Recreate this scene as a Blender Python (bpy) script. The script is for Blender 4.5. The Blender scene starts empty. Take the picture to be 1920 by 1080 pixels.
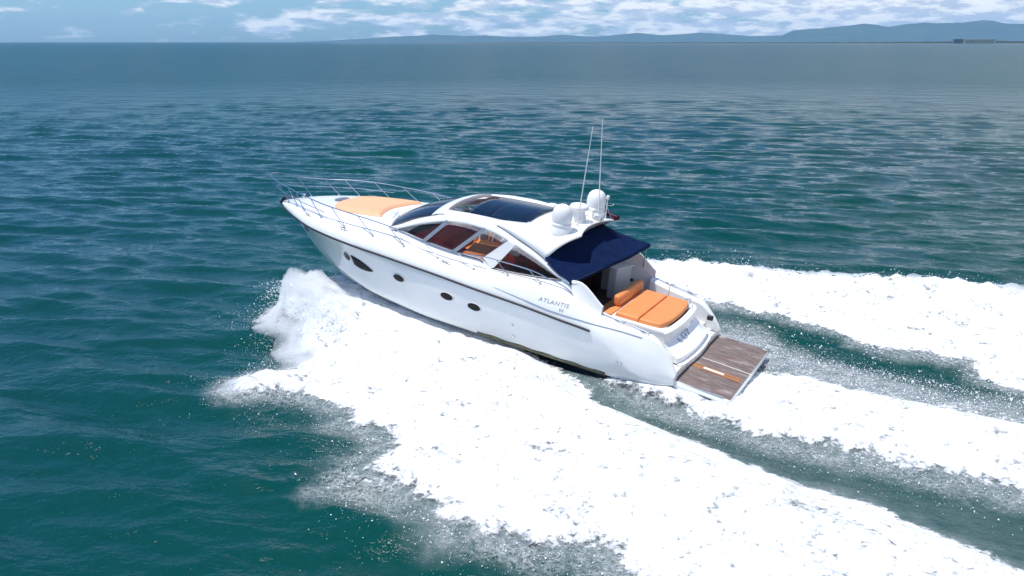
import bpy, bmesh, math, random
import numpy as np
from mathutils import Vector, Matrix

random.seed(7)
rng = np.random.default_rng(11)
scene = bpy.context.scene
COL = scene.collection
rad = math.radians

# ------------------------------------------------------------------ camera
CAM_H = 9.2385
cam_d = bpy.data.cameras.new("camera")
cam_d.sensor_width = 36.0
cam_d.lens = 36.0 * 1540.05 / 1920.0
cam_d.clip_start = 0.2
cam_d.clip_end = 60000.0
cam = bpy.data.objects.new("camera", cam_d)
cam.location = (0, 0, CAM_H)
cam.rotation_euler = (rad(90 - 16.682), rad(0.0), 0)
COL.objects.link(cam)
scene.camera = cam

# ------------------------------------------------------------------ sun and sky
SUN = Vector((-0.43, -0.135, 1.335)).normalized()
sun_el = math.asin(SUN.z)
sun_rot = math.atan2(SUN.x, SUN.y)
sl = bpy.data.lights.new("sun", 'SUN')
sl.energy = 4.4
sl.angle = rad(0.5)
sl.color = (1.0, 0.965, 0.91)
so = bpy.data.objects.new("sun", sl)
so.rotation_euler = (-SUN).to_track_quat('-Z', 'Y').to_euler()
so.location = (0, 0, 60)
COL.objects.link(so)

world = bpy.data.worlds.new("World")
scene.world = world
world.use_nodes = True


class NT:
    """small helper around a node tree"""
    def __init__(self, tree):
        self.t = tree
        self.n = tree.nodes
        self.l = tree.links

    def add(self, kind, **kw):
        nd = self.n.new(kind)
        for k, v in kw.items():
            setattr(nd, k, v)
        return nd

    def put(self, sock, v):
        if isinstance(v, bpy.types.NodeSocket):
            self.l.new(v, sock)
        elif v is not None:
            sock.default_value = v

    def math(self, op, a, b=None, c=None, clamp=False):
        nd = self.add('ShaderNodeMath', operation=op)
        nd.use_clamp = clamp
        for i, v in enumerate((a, b, c)):
            self.put(nd.inputs[i], v) if v is not None else None
        return nd.outputs[0]

    def vmul(self, v, s):
        nd = self.add('ShaderNodeVectorMath', operation='MULTIPLY')
        self.put(nd.inputs[0], v)
        nd.inputs[1].default_value = s
        return nd.outputs[0]

    def noise(self, vec, scale, detail=4.0, rough=0.55, dist=0.0):
        nd = self.add('ShaderNodeTexNoise')
        self.put(nd.inputs['Vector'], vec)
        nd.inputs['Scale'].default_value = scale
        nd.inputs['Detail'].default_value = detail
        nd.inputs['Roughness'].default_value = rough
        nd.inputs['Distortion'].default_value = dist
        return nd.outputs['Fac']

    def ramp(self, fac, lo, hi, a=0.0, b=1.0):
        nd = self.add('ShaderNodeMapRange')
        nd.interpolation_type = 'SMOOTHSTEP'
        self.put(nd.inputs['Value'], fac)
        for i, v in ((1, lo), (2, hi), (3, a), (4, b)):
            nd.inputs[i].default_value = v
        return nd.outputs[0]

    def mix(self, fac, a, b):
        nd = self.add('ShaderNodeMix', data_type='RGBA')
        self.put(nd.inputs[0], fac)
        for i, v in ((6, a), (7, b)):
            if isinstance(v, (tuple, list)):
                v = tuple(v) + ((1.0,) if len(v) == 3 else ())
            self.put(nd.inputs[i], v)
        return nd.outputs[2]


W = NT(world.node_tree)
W.n.clear()
sky = W.add('ShaderNodeTexSky', sky_type='NISHITA')
sky.sun_disc = False
sky.sun_elevation = sun_el
sky.sun_rotation = sun_rot
sky.altitude = 0.0
sky.air_density = 1.0
sky.dust_density = 0.6
sky.ozone_density = 2.0
tc = W.add('ShaderNodeTexCoord')
sep = W.add('ShaderNodeSeparateXYZ')
W.l.new(tc.outputs['Generated'], sep.inputs[0])
low = W.vmul(tc.outputs['Generated'], (17.0, 17.0, 75.0))
n1 = W.noise(low, 1.0, 7.0, 0.58)
n2 = W.noise(W.vmul(tc.outputs['Generated'], (30.0, 30.0, 120.0)), 1.0, 6.0, 0.6)
high = W.noise(W.vmul(tc.outputs['Generated'], (3.0, 3.0, 7.0)), 1.0, 6.0, 0.55)
bias = W.math('MULTIPLY', sep.outputs[0], 0.36)
lowf = W.ramp(W.math('ADD', n1, bias), 0.37, 0.53)
highf = W.ramp(W.math('ADD', high, W.math('MULTIPLY', sep.outputs[0], 0.42)), 0.54, 0.80, 0.0, 0.55)
band = W.ramp(sep.outputs[2], 0.10, 0.22)
mixf = W.add('ShaderNodeMix', data_type='FLOAT')
W.put(mixf.inputs[0], band); W.put(mixf.inputs[2], lowf); W.put(mixf.inputs[3], highf)
cloudf = W.math('MULTIPLY', mixf.outputs[0], W.ramp(sep.outputs[2], -0.002, 0.012, 0.25, 1.0))
ccol = W.mix(W.ramp(n2, 0.42, 0.58), (4.2, 4.8, 6.0), (7.7, 7.8, 7.9))
tint = W.add('ShaderNodeMix', data_type='RGBA', blend_type='MULTIPLY')
tint.inputs[0].default_value = 1.0
W.l.new(sky.outputs[0], tint.inputs[6])
tint.inputs[7].default_value = (0.48, 0.71, 1.02, 1.0)
skyc = W.mix(cloudf, tint.outputs[2], ccol)
bg = W.add('ShaderNodeBackground')
W.l.new(skyc, bg.inputs[0])
bg.inputs[1].default_value = 0.13
out = W.add('ShaderNodeOutputWorld')
W.l.new(bg.outputs[0], out.inputs[0])

scene.view_settings.view_transform = 'Standard'
scene.view_settings.look = 'None'
scene.view_settings.exposure = 0.16
scene.view_settings.gamma = 1.0
scene.render.engine = 'CYCLES'
scene.cycles.use_denoising = True
scene.cycles.max_bounces = 10
scene.cycles.transparent_max_bounces = 16
scene.cycles.volume_bounces = 5
scene.cycles.sample_clamp_direct = 3.0
scene.cycles.caustics_reflective = False
scene.cycles.caustics_refractive = False


# ------------------------------------------------------------------ materials
def new_mat(name):
    m = bpy.data.materials.new(name)
    m.use_nodes = True
    t = NT(m.node_tree)
    p = t.n['Principled BSDF']
    return m, t, p


def simple(name, col, rough=0.5,  metal=0.0, var=0.0, scale=3.0, bump=0.0, bscale=40.0, coat=0.0, col2=None, spec=0.5):
    m, t, p = new_mat(name)
    p.inputs['Specular IOR Level'].default_value = spec
    c = t.add('ShaderNodeTexCoord')
    if var or col2:
        n = t.noise(c.outputs['Object'], scale, 5.0, 0.6)
        b = col2 or tuple(x * (1 - var) for x in col)
        t.l.new(t.mix(t.ramp(n, 0.35, 0.68), col, b), p.inputs['Base Color'])
        t.l.new(t.math('ADD', t.math('MULTIPLY', n, 0.12), max(rough - 0.06, 0.0)), p.inputs['Roughness'])
    else:
        p.inputs['Base Color'].default_value = (*col, 1)
        p.inputs['Roughness'].default_value = rough
    p.inputs['Metallic'].default_value = metal
    p.inputs['Coat Weight'].default_value = coat
    p.inputs['Coat Roughness'].default_value = 0.05
    if bump:
        bn = t.add('ShaderNodeBump')
        bn.inputs['Strength'].default_value = bump
        bn.inputs['Distance'].default_value = 0.01
        t.l.new(t.noise(c.outputs['Object'], bscale, 4.0), bn.inputs['Height'])
        t.l.new(bn.outputs[0], p.inputs['Normal'])
    return m


MAT = {}
MAT['gelcoat'] = simple('white_gelcoat', (0.86, 0.85, 0.815), 0.16, var=0.04, scale=1.2, coat=0.6)
MAT['liner'] = simple('grey_white_liner', (0.66, 0.65, 0.64), 0.45, var=0.08, scale=2.5)
MAT['rail_rubber'] = simple('dark_rubber', (0.028, 0.028, 0.035), 0.5, var=0.2)
MAT['steel'] = simple('polished_steel', (0.62, 0.63, 0.65), 0.22, metal=1.0, var=0.08, scale=6)
MAT['darksteel'] = simple('galvanised_anchor', (0.13, 0.13, 0.12), 0.5, metal=0.6, var=0.3, scale=12)
MAT['mullion'] = simple('silver_painted_alloy', (0.36, 0.40, 0.46), 0.35, metal=0.3, var=0.1)
MAT['orange'] = simple('orange_vinyl', (0.75, 0.265, 0.080), 0.55, var=0.07, scale=3, bump=0.15, bscale=60)
MAT['peach'] = simple('glare_paled_orange_vinyl', (0.80, 0.425, 0.235), 0.6, var=0.06, scale=2, bump=0.15, bscale=60)  # orange vinyl paled: glare on the bow pad is put into the colour
MAT['navy'] = simple('navy_canvas', (0.0035, 0.013, 0.055), 0.85, spec=0.08, var=0.25, scale=5, bump=0.25, bscale=25)
MAT['maroon'] = simple('mahogany_lacquer', (0.34, 0.028, 0.020), 0.3, var=0.35, scale=4)
MAT['darkwood'] = simple('dark_wood', (0.022, 0.010, 0.007), 0.45, var=0.4, scale=6)
MAT['blackout'] = simple('black_trim', (0.012, 0.012, 0.014), 0.35, var=0.2)
MAT['port'] = simple('smoked_port_glass', (0.006, 0.006, 0.008), 0.10, spec=0.2, var=0.1)
MAT['grille'] = simple('grey_mesh_grille', (0.016, 0.016, 0.019), 0.6, spec=0.2, bump=0.6, bscale=90)
MAT['decal'] = simple('grey_lettering', (0.36, 0.36, 0.35), 0.4)
MAT['chrome'] = simple('chrome', (0.55, 0.55, 0.57), 0.2, metal=0.9)
MAT['flag'] = simple('burgundy_flag_cloth', (0.20, 0.025, 0.06), 0.85, var=0.3, scale=9)
MAT['dome'] = simple('white_dome_plastic', (0.80, 0.79, 0.77), 0.42, var=0.03)
MAT['antifoul'] = simple('weedy_bottom_paint', (0.20, 0.19, 0.10), 0.6, var=0.5, scale=5)
MAT['step'] = simple('nonslip_white', (0.72, 0.71, 0.69), 0.6, var=0.05, bump=0.2, bscale=80)


def glass_blue():
    m, t, p = new_mat('blue_tinted_glass')
    c = t.add('ShaderNodeTexCoord')
    n = t.noise(c.outputs['Object'], 0.9, 3.0)
    t.l.new(t.mix(n, (0.002, 0.006, 0.018), (0.003, 0.010, 0.026)), p.inputs['Base Color'])
    p.inputs['Roughness'].default_value = 0.04
    p.inputs['IOR'].default_value = 1.6
    p.inputs['Coat Weight'].default_value = 0.2
    p.inputs['Coat Roughness'].default_value = 0.02
    tr = t.add('ShaderNodeBsdfTransparent')
    tr.inputs[0].default_value = (0.80, 0.88, 0.95, 1)
    mx = t.add('ShaderNodeMixShader')
    mx.inputs[0].default_value = 0.60
    t.l.new(tr.outputs[0], mx.inputs[1])
    t.l.new(p.outputs[0], mx.inputs[2])
    t.l.new(mx.outputs[0], t.n['Material Output'].inputs[0])
    return m


def glass_side():
    m, t, p = new_mat('smoked_side_glass')
    t.n.remove(p)
    tr = t.add('ShaderNodeBsdfTransparent')
    tr.inputs[0].default_value = (0.92, 0.90, 0.89, 1)
    gl = t.add('ShaderNodeBsdfGlossy')
    gl.inputs['Roughness'].default_value = 0.03
    gl.inputs[0].default_value = (0.9, 0.95, 1, 1)
    fr = t.add('ShaderNodeFresnel')
    fr.inputs[0].default_value = 1.5
    mx = t.add('ShaderNodeMixShader')
    t.l.new(t.math('MULTIPLY', fr.outputs[0], 0.35), mx.inputs[0])
    t.l.new(tr.outputs[0], mx.inputs[1])
    t.l.new(gl.outputs[0], mx.inputs[2])
    t.l.new(mx.outputs[0], t.n['Material Output'].inputs[0])
    return m


MAT['glass'] = glass_blue()
MAT['sideglass'] = glass_side()


def teak(name, c1, c2, c3, plank=0.055):
    m, t, p = new_mat(name)
    c = t.add('ShaderNodeTexCoord')
    sp = t.add('ShaderNodeSeparateXYZ')
    t.l.new(c.outputs['Object'], sp.inputs[0])
    grain = t.noise(t.vmul(c.outputs['Object'], (2.2, 45.0, 8.0)), 1.0, 5.0, 0.65)
    blot = t.noise(t.vmul(c.outputs['Object'], (1.3, 3.6, 3.0)), 1.0, 5.0, 0.65)
    col = t.mix(t.ramp(grain, 0.32, 0.68), c1, c2)
    col = t.mix(t.ramp(blot, 0.52, 0.72, 0.0, 0.75), col, c3)
    rust = t.noise(t.vmul(c.outputs['Object'], (1.1, 2.4, 2.0)), 1.3, 4.0, 0.6)
    col = t.mix(t.ramp(rust, 0.56, 0.72, 0.0, 0.55), col, (0.20, 0.075, 0.035))
    fr = t.math('FRACT', t.math('DIVIDE', t.math('ADD', sp.outputs[1], 20.0), plank))
    line = t.math('LESS_THAN', fr, 0.10)
    col = t.mix(t.math('MULTIPLY', line, 0.75), col, (0.02, 0.015, 0.012))
    t.l.new(col, p.inputs['Base Color'])
    p.inputs['Roughness'].default_value = 0.5
    bn = t.add('ShaderNodeBump')
    bn.inputs['Strength'].default_value = 0.4
    bn.inputs['Distance'].default_value = 0.004
    t.l.new(t.math('SUBTRACT', grain, t.math('MULTIPLY', line, 1.0)), bn.inputs['Height'])
    t.l.new(bn.outputs[0], p.inputs['Normal'])
    return m


MAT['teak'] = teak('weathered_teak', (0.10, 0.068, 0.055), (0.27, 0.205, 0.175), (0.46, 0.41, 0.385), 0.085)
MAT['teak_orange'] = teak('varnished_teak', (0.30, 0.115, 0.04), (0.42, 0.19, 0.07), (0.30, 0.20, 0.13), 0.2)
MAT['teak_dark'] = teak('dark_wet_teak', (0.07, 0.038, 0.03), (0.12, 0.07, 0.055), (0.2, 0.13, 0.11))


# ------------------------------------------------------------------ mesh helpers
def link(o, parent=None):
    COL.objects.link(o)
    if parent is not None:
        o.parent = parent
    return o


def mesh_obj(name, verts, faces, mat, parent=None, smooth=True, sharp=None):
    me = bpy.data.meshes.new(name)
    me.from_pydata([tuple(v) for v in verts], [], [tuple(f) for f in faces])
    me.materials.append(mat)
    me.update()
    if smooth:
        me.polygons.foreach_set('use_smooth', [True] * len(me.polygons))
        if sharp is not None:
            me.set_sharp_from_angle(angle=rad(sharp))
    o = bpy.data.objects.new(name, me)
    return link(o, parent)


class MB:
    """collects shapes into one mesh"""
    def __init__(self):
        self.v = []
        self.f = []

    def grid(self, P, flip=False):
        P = np.asarray(P, float)
        n, m = P.shape[:2]
        b = len(self.v)
        self.v += [tuple(p) for p in P.reshape(-1, 3)]
        for i in range(n - 1):
            for j in range(m - 1):
                q = (b + i * m + j, b + i * m + j + 1, b + (i + 1) * m + j + 1, b + (i + 1) * m + j)
                self.f.append(q[::-1] if flip else q)
        return self

    def poly(self, pts, flip=False):
        b = len(self.v)
        self.v += [tuple(p) for p in pts]
        q = tuple(range(b, b + len(pts)))
        self.f.append(q[::-1] if flip else q)
        return self

    def tube(self, path, r, n=8, cap=True):
        P = [Vector(p) for p in path]
        b = len(self.v)
        up = Vector((0, 0, 1))
        k = len(P)
        for i in range(k):
            d = (P[min(i + 1, k - 1)] - P[max(i - 1, 0)]).normalized()
            u = d.cross(up)
            if u.length < 1e-4:
                u = Vector((1, 0, 0))
            u.normalize()
            w = d.cross(u)
            rr = r if not hasattr(r, '__len__') else r[i]
            for a in range(n):
                t = 2 * math.pi * a / n
                self.v.append(tuple(P[i] + u * (rr * math.cos(t)) + w * (rr * math.sin(t))))
        for i in range(k - 1):
            for a in range(n):
                a2 = (a + 1) % n
                self.f.append((b + i * n + a, b + i * n + a2, b + (i + 1) * n + a2, b + (i + 1) * n + a))
        if cap:
            self.f.append(tuple(b + a for a in range(n))[::-1])
            self.f.append(tuple(b + (k - 1) * n + a for a in range(n)))
        return self

    def lathe(self, prof, c, n=28):
        """prof: (r, z) pairs from bottom to top, round the z axis"""
        b = len(self.v)
        for (r, z) in prof:
            for a in range(n):
                t = 2 * math.pi * a / n
                self.v.append((c[0] + r * math.cos(t), c[1] + r * math.sin(t), c[2] + z))
        for i in range(len(prof) - 1):
            for a in range(n):
                a2 = (a + 1) % n
                self.f.append((b + i * n + a, b + i * n + a2, b + (i + 1) * n + a2, b + (i + 1) * n + a))
        self.f.append(tuple(b + a for a in range(n))[::-1])
        self.f.append(tuple(b + (len(prof) - 1) * n + a for a in range(n)))
        return self

    def hexa(self, bot, top, bev=0.0, seg=3):
        """8-corner block, bottom and top quads in the same order (counter-clockwise from above)"""
        bm = bmesh.new()
        vs = [bm.verts.new(p) for p in list(bot) + list(top)]
        for q in ((3, 2, 1, 0), (4, 5, 6, 7), (0, 1, 5, 4), (1, 2, 6, 5), (2, 3, 7, 6), (3, 0, 4, 7)):
            bm.faces.new([vs[i] for i in q])
        if bev:
            bmesh.ops.bevel(bm, geom=bm.edges[:], offset=bev, segments=seg, profile=0.5, affect='EDGES', clamp_overlap=True)
        bm.normal_update()
        b = len(self.v)
        bm.verts.index_update()
        self.v += [tuple(v.co) for v in bm.verts]
        self.f += [tuple(b + v.index for v in f.verts) for f in bm.faces]
        bm.free()
        return self

    def box(self, x0, x1, y0, y1, z0, z1, bev=0.0, seg=3):
        q = [(x0, y0), (x1, y0), (x1, y1), (x0, y1)]
        return self.hexa([(x, y, z0) for x, y in q], [(x, y, z1) for x, y in q], bev, seg)

    def prism(self, loop_a, loop_b):
        """closed solid between two loops of equal length"""
        b = len(self.v)
        n = len(loop_a)
        self.v += [tuple(p) for p in loop_a] + [tuple(p) for p in loop_b]
        self.f.append(tuple(b + i for i in range(n))[::-1])
        self.f.append(tuple(b + n + i for i in range(n)))
        for i in range(n):
            j = (i + 1) % n
            self.f.append((b + i, b + j, b + n + j, b + n + i))
        return self

    def build(self, name, mat, parent=None, smooth=True, sharp=40, solid=0.0, offset=-1.0):
        o = mesh_obj(name, self.v, self.f, mat, parent, smooth, sharp)
        if solid:
            md = o.modifiers.new('shell', 'SOLIDIFY')
            md.thickness = solid
            md.offset = offset
        return o


def pchip(xs, ys):
    """smooth monotone interpolation of a table"""
    xs = np.asarray(xs, float); ys = np.asarray(ys, float)
    h = np.diff(xs); d = np.diff(ys) / h
    m = np.zeros_like(ys)
    for i in range(1, len(xs) - 1):
        if d[i - 1] * d[i] > 0:
            w1 = 2 * h[i] + h[i - 1]; w2 = h[i] + 2 * h[i - 1]
            m[i] = (w1 + w2) / (w1 / d[i - 1] + w2 / d[i])
    m[0], m[-1] = d[0], d[-1]

    def fn(x):
        x = np.clip(np.asarray(x, float), xs[0], xs[-1])
        i = np.clip(np.searchsorted(xs, x, side='right') - 1, 0, len(xs) - 2)
        t = (x - xs[i]) / h[i]
        return ((2 * t**3 - 3 * t**2 + 1) * ys[i] + (t**3 - 2 * t**2 + t) * h[i] * m[i]
                + (-2 * t**3 + 3 * t**2) * ys[i + 1] + (t**3 - t**2) * h[i] * m[i + 1])
    return fn


def table(rows):
    a = np.array(rows, float)
    if a[0, 0] > a[-1, 0]:
        a = a[::-1]
    return [pchip(a[:, 0], a[:, k]) for k in range(1, a.shape[1])]


# ================================================================== THE YACHT (boat axes: x forward, y port, z up)
HX = np.array([-0.86129, 0.50812])      # heading on the water, filled exactly below
YAW = 1.0377306885
HX = np.array([-math.sin(YAW), math.cos(YAW)])
PX = np.array([-math.cos(YAW), -math.sin(YAW)])
BT = np.array([5.33813, 22.47294])
BM = Matrix(((-0.8558, -0.5106, 0.0833, BT[0]), (0.5049, -0.8594, -0.0806, BT[1]),
             (0.1128, -0.0269, 0.9933, 0.0), (0, 0, 0, 1)))
_x = Vector((BM[0][0], BM[1][0], BM[2][0])).normalized()
_y = Vector((BM[0][1], BM[1][1], BM[2][1])); _y = (_y - _x * _y.dot(_x)).normalized()
_z = _x.cross(_y)
for r in range(3):
    BM[r][0], BM[r][1], BM[r][2] = _x[r], _y[r], _z[r]

yacht = bpy.data.objects.new('motor_yacht', None)
yacht.empty_display_size = 0.5
link(yacht)
yacht.matrix_world = BM
yacht['label'] = 'white express motor yacht with navy awning and orange cushions planing across the sea'
yacht['category'] = 'yacht'

ZK = pchip([-0.1, 3, 9, 12.46, 13.15, 13.92, 14.86, 15.42, 16.1, 16.42], [-0.72, -0.80, -0.92, -0.83, -0.70, -0.33, 0.22, 0.76, 1.32, 1.58])
YC = pchip([-0.1, 2, 8, 10.2, 12, 13.5, 14.7, 15.35, 16.1, 16.42], [1.98, 2.12, 2.15, 2.08, 1.68, 1.08, 0.52, 0.20, 0.04, 0.0])
ZC = pchip([-0.1, 0.3, 1.0, 2.2, 8, 9.2, 10.2, 12, 13.5, 14.7, 15.35, 16.1, 16.42], [0.30, 0.16, 0.08, 0.06, 0.07, 0.15, 0.23, 0.42, 0.66, 0.86, 1.02, 1.40, 1.59])
YR = pchip([-0.1, 1, 2.4, 4, 8, 10.4, 11.7, 13.2, 14.5, 15.1, 15.6, 16.0, 16.3, 16.42],
           [2.10, 2.26, 2.38, 2.45, 2.48, 2.42, 2.29, 1.98, 1.42, 1.07, 0.76, 0.48, 0.22, 0.0])
ZR = pchip([-0.1, 0.3, 0.7, 1.1, 1.5, 1.9, 2.42, 3.25, 4.5, 6.35, 7.7, 9.0, 10.4, 13.2, 14.5, 15.1, 16.42],
           [0.50, 0.40, 0.40, 0.50, 0.80, 1.12, 1.33, 1.40, 1.50, 1.59, 1.67, 1.72, 1.75, 1.76, 1.74, 1.70, 1.60])
YE = pchip([-0.1, 0.9, 2.2, 3.2, 4.2, 6.5, 8, 10.4, 11.7, 13.2, 14.5, 15.1, 15.6, 16.0, 16.3, 16.42],
           [1.98, 2.02, 2.07, 2.16, 2.20, 2.22, 2.23, 2.17, 2.04, 1.74, 1.22, 0.90, 0.62, 0.37, 0.14, 0.0])
ZE = pchip([-0.1, 0.0, 0.28, 0.62, 0.95, 1.8, 2.4, 3.2, 4.2, 5.3, 6.46, 7.8, 9.1, 10.4, 12.9, 14.0, 15.2, 16.42],
           [0.62, 0.80, 1.14, 1.42, 1.50, 1.63, 1.76, 2.08, 2.20, 2.16, 2.06, 2.08, 2.13, 2.16, 2.14, 2.08, 1.94, 1.68])


def outer(x):
    """outer skin of the port side from chine to deck edge as (y, z)"""
    yc, zc, yr, zr, ye, ze = (float(f(x)) for f in (YC, ZC, YR, ZR, YE, ZE))
    pts = [(yc, zc)]
    fl = 0.10 * min(1.0, max(0.0, (x - 9.0) / 3.0)) * min(1.0, max(0.0, (16.3 - x) / 1.5))
    for t in (0.12, 0.26, 0.42, 0.58, 0.74, 0.88):
        bow = math.sin(math.pi * t)
        swell = 0.05 * bow * min(1.0, max(0.0, (10.5 - x) / 3.0))
        pts.append((yc + (yr - yc) * t - fl * bow + swell, zc + (zr - zc) * t))
    pts.append((yr, zr))
    for t in (0.2, 0.4, 0.6, 0.8, 0.93):
        bulge = math.sin(math.pi * min(t, 1.0)) * 0.055
        pts.append((yr + (ye - yr) * t + bulge, zr + (ze - zr) * t + bulge * 0.35))
    pts.append((ye, ze))
    return pts


def side_y(x, z):
    p = outer(x)
    zs = np.array([q[1] for q in p]); ys = np.array([q[0] for q in p])
    o = np.argsort(zs)
    return float(np.interp(z, zs[o], ys[o]))


XS = np.concatenate([np.linspace(-0.08, 2.6, 26), np.linspace(2.75, 12, 40), np.linspace(12.15, 16.38, 34)])
rows = []
for x in XS:
    zk = float(ZK(x)); o = outer(x)
    yc, zc = o[0]
    bot = []
    for t in (0.0, 0.25, 0.5, 0.75, 0.93):
        bot.append((yc * t, zk + (zc - 0.05 - zk) * (t ** 1.25)))
    half = bot + [(yc - 0.03, zc - 0.035)] + o
    rows.append([(x, y, z) for y, z in half])
H = np.array(rows)
hull_mb = MB()
hull_mb.grid(H)
hull_mb.grid(H * np.array([1, -1, 1]), flip=True)
hull_mb.poly([tuple(p) for p in H[0]] + [tuple(p * np.array([1, -1, 1])) for p in H[0][::-1]], flip=True)
hull = hull_mb.build('hull', MAT['gelcoat'], yacht, sharp=32)

# boot stripe of weed along the aft chine, wetted
for s in (1, -1):
    bs = MB()
    P = []
    for x in np.linspace(1.9, 6.2, 30):
        yc, zc = outer(x)[0]
        wv = 0.05 + 0.02 * math.sin(x * 7)
        P.append([(x, s * (yc - 0.10), zc - 0.115), (x, s * (yc + 0.012), zc - 0.03), (x, s * (yc + 0.016), zc + wv)])
    bs.grid(P, flip=(s < 0))
    bs.build('boot_stripe', MAT['antifoul'], hull, sharp=60, solid=0.006, offset=1)

for s in (1, -1):
    rr = MB()
    pa = [(x, s * (float(YR(x)) + 0.012), float(ZR(x))) for x in np.concatenate([np.linspace(2.42, 13, 50), np.linspace(13.1, 16.41, 34)])]
    rr.tube(pa, 0.036, 8)
    rr.build('rub_rail', MAT['rail_rubber'], hull)
for s in (1, -1):
    rc = MB()
    pa = [(x, s * (side_y(x, z) + 0.006), z) for x, z in zip(np.linspace(1.0, 5.6, 40), np.interp(np.linspace(1.0, 5.6, 40), [0.97, 2.7, 3.77, 4.63, 5.6], [1.44, 1.55, 1.60, 1.70, 1.80]))]
    rc.tube(pa, [0.004 + 0.011 * min(1.0, (5.6 - p[0]) / 1.2) for p in pa], 6)
    rc.build('side_moulding', MAT['mullion'], hull)

# portholes: rim and smoked pane follow the topsides
def on_side(x, z, off, s):
    return (x, s * (side_y(x, z) + off), z)


def porthole(cx, cz, a, b, tilt, s):
    rim, pane = MB(), MB()
    n = 28
    def ell(k, off):
        L = []
        for i in range(n):
            t = 2 * math.pi * i / n
            u, w = a * k * math.cos(t), b * k * math.sin(t)
            L.append(on_side(cx + u * math.cos(tilt) - w * math.sin(tilt), cz + u * math.sin(tilt) + w * math.cos(tilt), off, s))
        return L
    rings = [ell(1.22, 0.002), ell(1.16, 0.018), ell(1.03, 0.018), ell(0.98, 0.004)]
    rim.grid([r + [r[0]] for r in rings], flip=(s > 0))
    r_o = rim.build('porthole', MAT['liner'], hull)
    pane.grid([ell(1.0, 0.012) + [ell(1.0, 0.012)[0]], ell(0.5, 0.016) + [ell(0.5, 0.016)[0]], ell(0.02, 0.017) + [ell(0.02, 0.017)[0]]], flip=(s > 0))
    pane.build('pane', MAT['port'], r_o)


for s in (1, -1):
    for (cx, cz, a, b) in ((9.12, 1.13, 0.215, 0.12), (7.24, 1.04, 0.225, 0.12), (6.24, 0.97, 0.225, 0.12)):
        porthole(cx, cz, a, b, 0.0, s)
    porthole(11.55, 1.17, 0.165, 0.14, 0.0, s)
    # long teardrop hull window behind the round port
    fw = MB()
    top = [(11.30, 1.30), (11.1, 1.285), (10.85, 1.245), (10.6, 1.17), (10.4, 1.085), (10.27, 1.02)]
    botm = [(11.22, 0.985), (11.05, 0.94), (10.85, 0.925), (10.6, 0.935), (10.42, 0.965), (10.265, 1.01)]
    P = []
    for (tx, tz), (bx_, bz_) in zip(top, botm):
        P.append([on_side(tx + (bx_ - tx) * k, tz + (bz_ - tz) * k, 0.012, s) for k in np.linspace(0, 1, 6)])
    fw.grid(P, flip=(s < 0))
    fw.build('hull_window', MAT['grille'], hull, solid=0.012, offset=1 if s > 0 else 1)
    hz = MB()
    P = [[on_side(cx, cz, 0.012, s) for cz in (zc0, zc0 - 0.09)] for cx, zc0 in ((14.82, 1.17), (14.66, 1.16), (14.5, 1.12))]
    hz.grid(P, flip=(s < 0))
    hz.build('hawse_plate', MAT['blackout'], hull, solid=0.02, offset=1)

# small chrome through-hulls low on the quarter
for s in (1, -1):
    for (x, z) in ((1.55, 0.62), (1.42, 0.62), (4.9, 0.75), (4.88, 0.36)):
        y = side_y(x, z)
        th = MB()
        th.tube([(x, s * (y - 0.02), z), (x, s * (y + 0.03), z)], 0.035, 10)
        th.build('drain_fitting', MAT['steel'], hull)


# lettering on the port quarter
def lettering(name, txt, size, p0, px, parent, mat, s=1, spacing=1.15):
    cu = bpy.data.curves.new(name, 'FONT')
    cu.body = txt
    cu.size = size
    cu.space_character = spacing
    cu.extrude = 0.003
    tmp = bpy.data.objects.new(name + '_tmp', cu)
    COL.objects.link(tmp)
    dg = bpy.context.evaluated_depsgraph_get()
    dg.update()
    me = bpy.data.meshes.new_from_object(tmp.evaluated_get(dg))
    bpy.data.objects.remove(tmp)
    co = np.zeros(len(me.vertices) * 3)
    me.vertices.foreach_get('co', co)
    co = co.reshape(-1, 3)
    new = np.zeros_like(co)
    for i, (u, w, d) in enumerate(co):
        x = p0[0] + px[0] * u - 0.12 * w
        z = p0[1] + px[1] * u + w * 0.80
        new[i] = (x, s * (side_y(x, z) + 0.008 + d), z)
    me.vertices.foreach_set('co', new.ravel())
    me.materials.clear()
    me.materials.append(mat)
    me.update()
    o = bpy.data.objects.new(name, me)
    return link(o, parent)


lettering('name_lettering', 'ATLANTIS', 0.185, (4.10, 1.80), (-0.99, -0.012), hull, MAT['decal'])
lettering('size_lettering', '54', 0.135, (3.44, 1.66), (-0.99, -0.012), hull, MAT['decal'])

# ------------------------------------------------------------------ decks
ZD = pchip([9.2, 10.4, 11, 12, 13, 14, 15, 15.8, 16.42], [2.56, 2.53, 2.49, 2.40, 2.31, 2.20, 2.06, 1.88, 1.69])
EXPO = pchip([9.2, 11, 13, 16.4], [7.0, 6.0, 3.2, 2.2])


def deck_z(x, y):
    zc, ze, ye, e = float(ZD(x)), float(ZE(x)), float(YE(x)), float(EXPO(x))
    u = min(1.0, abs(y) / max(ye, 1e-3))
    return zc - (zc - ze) * u ** e


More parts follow.
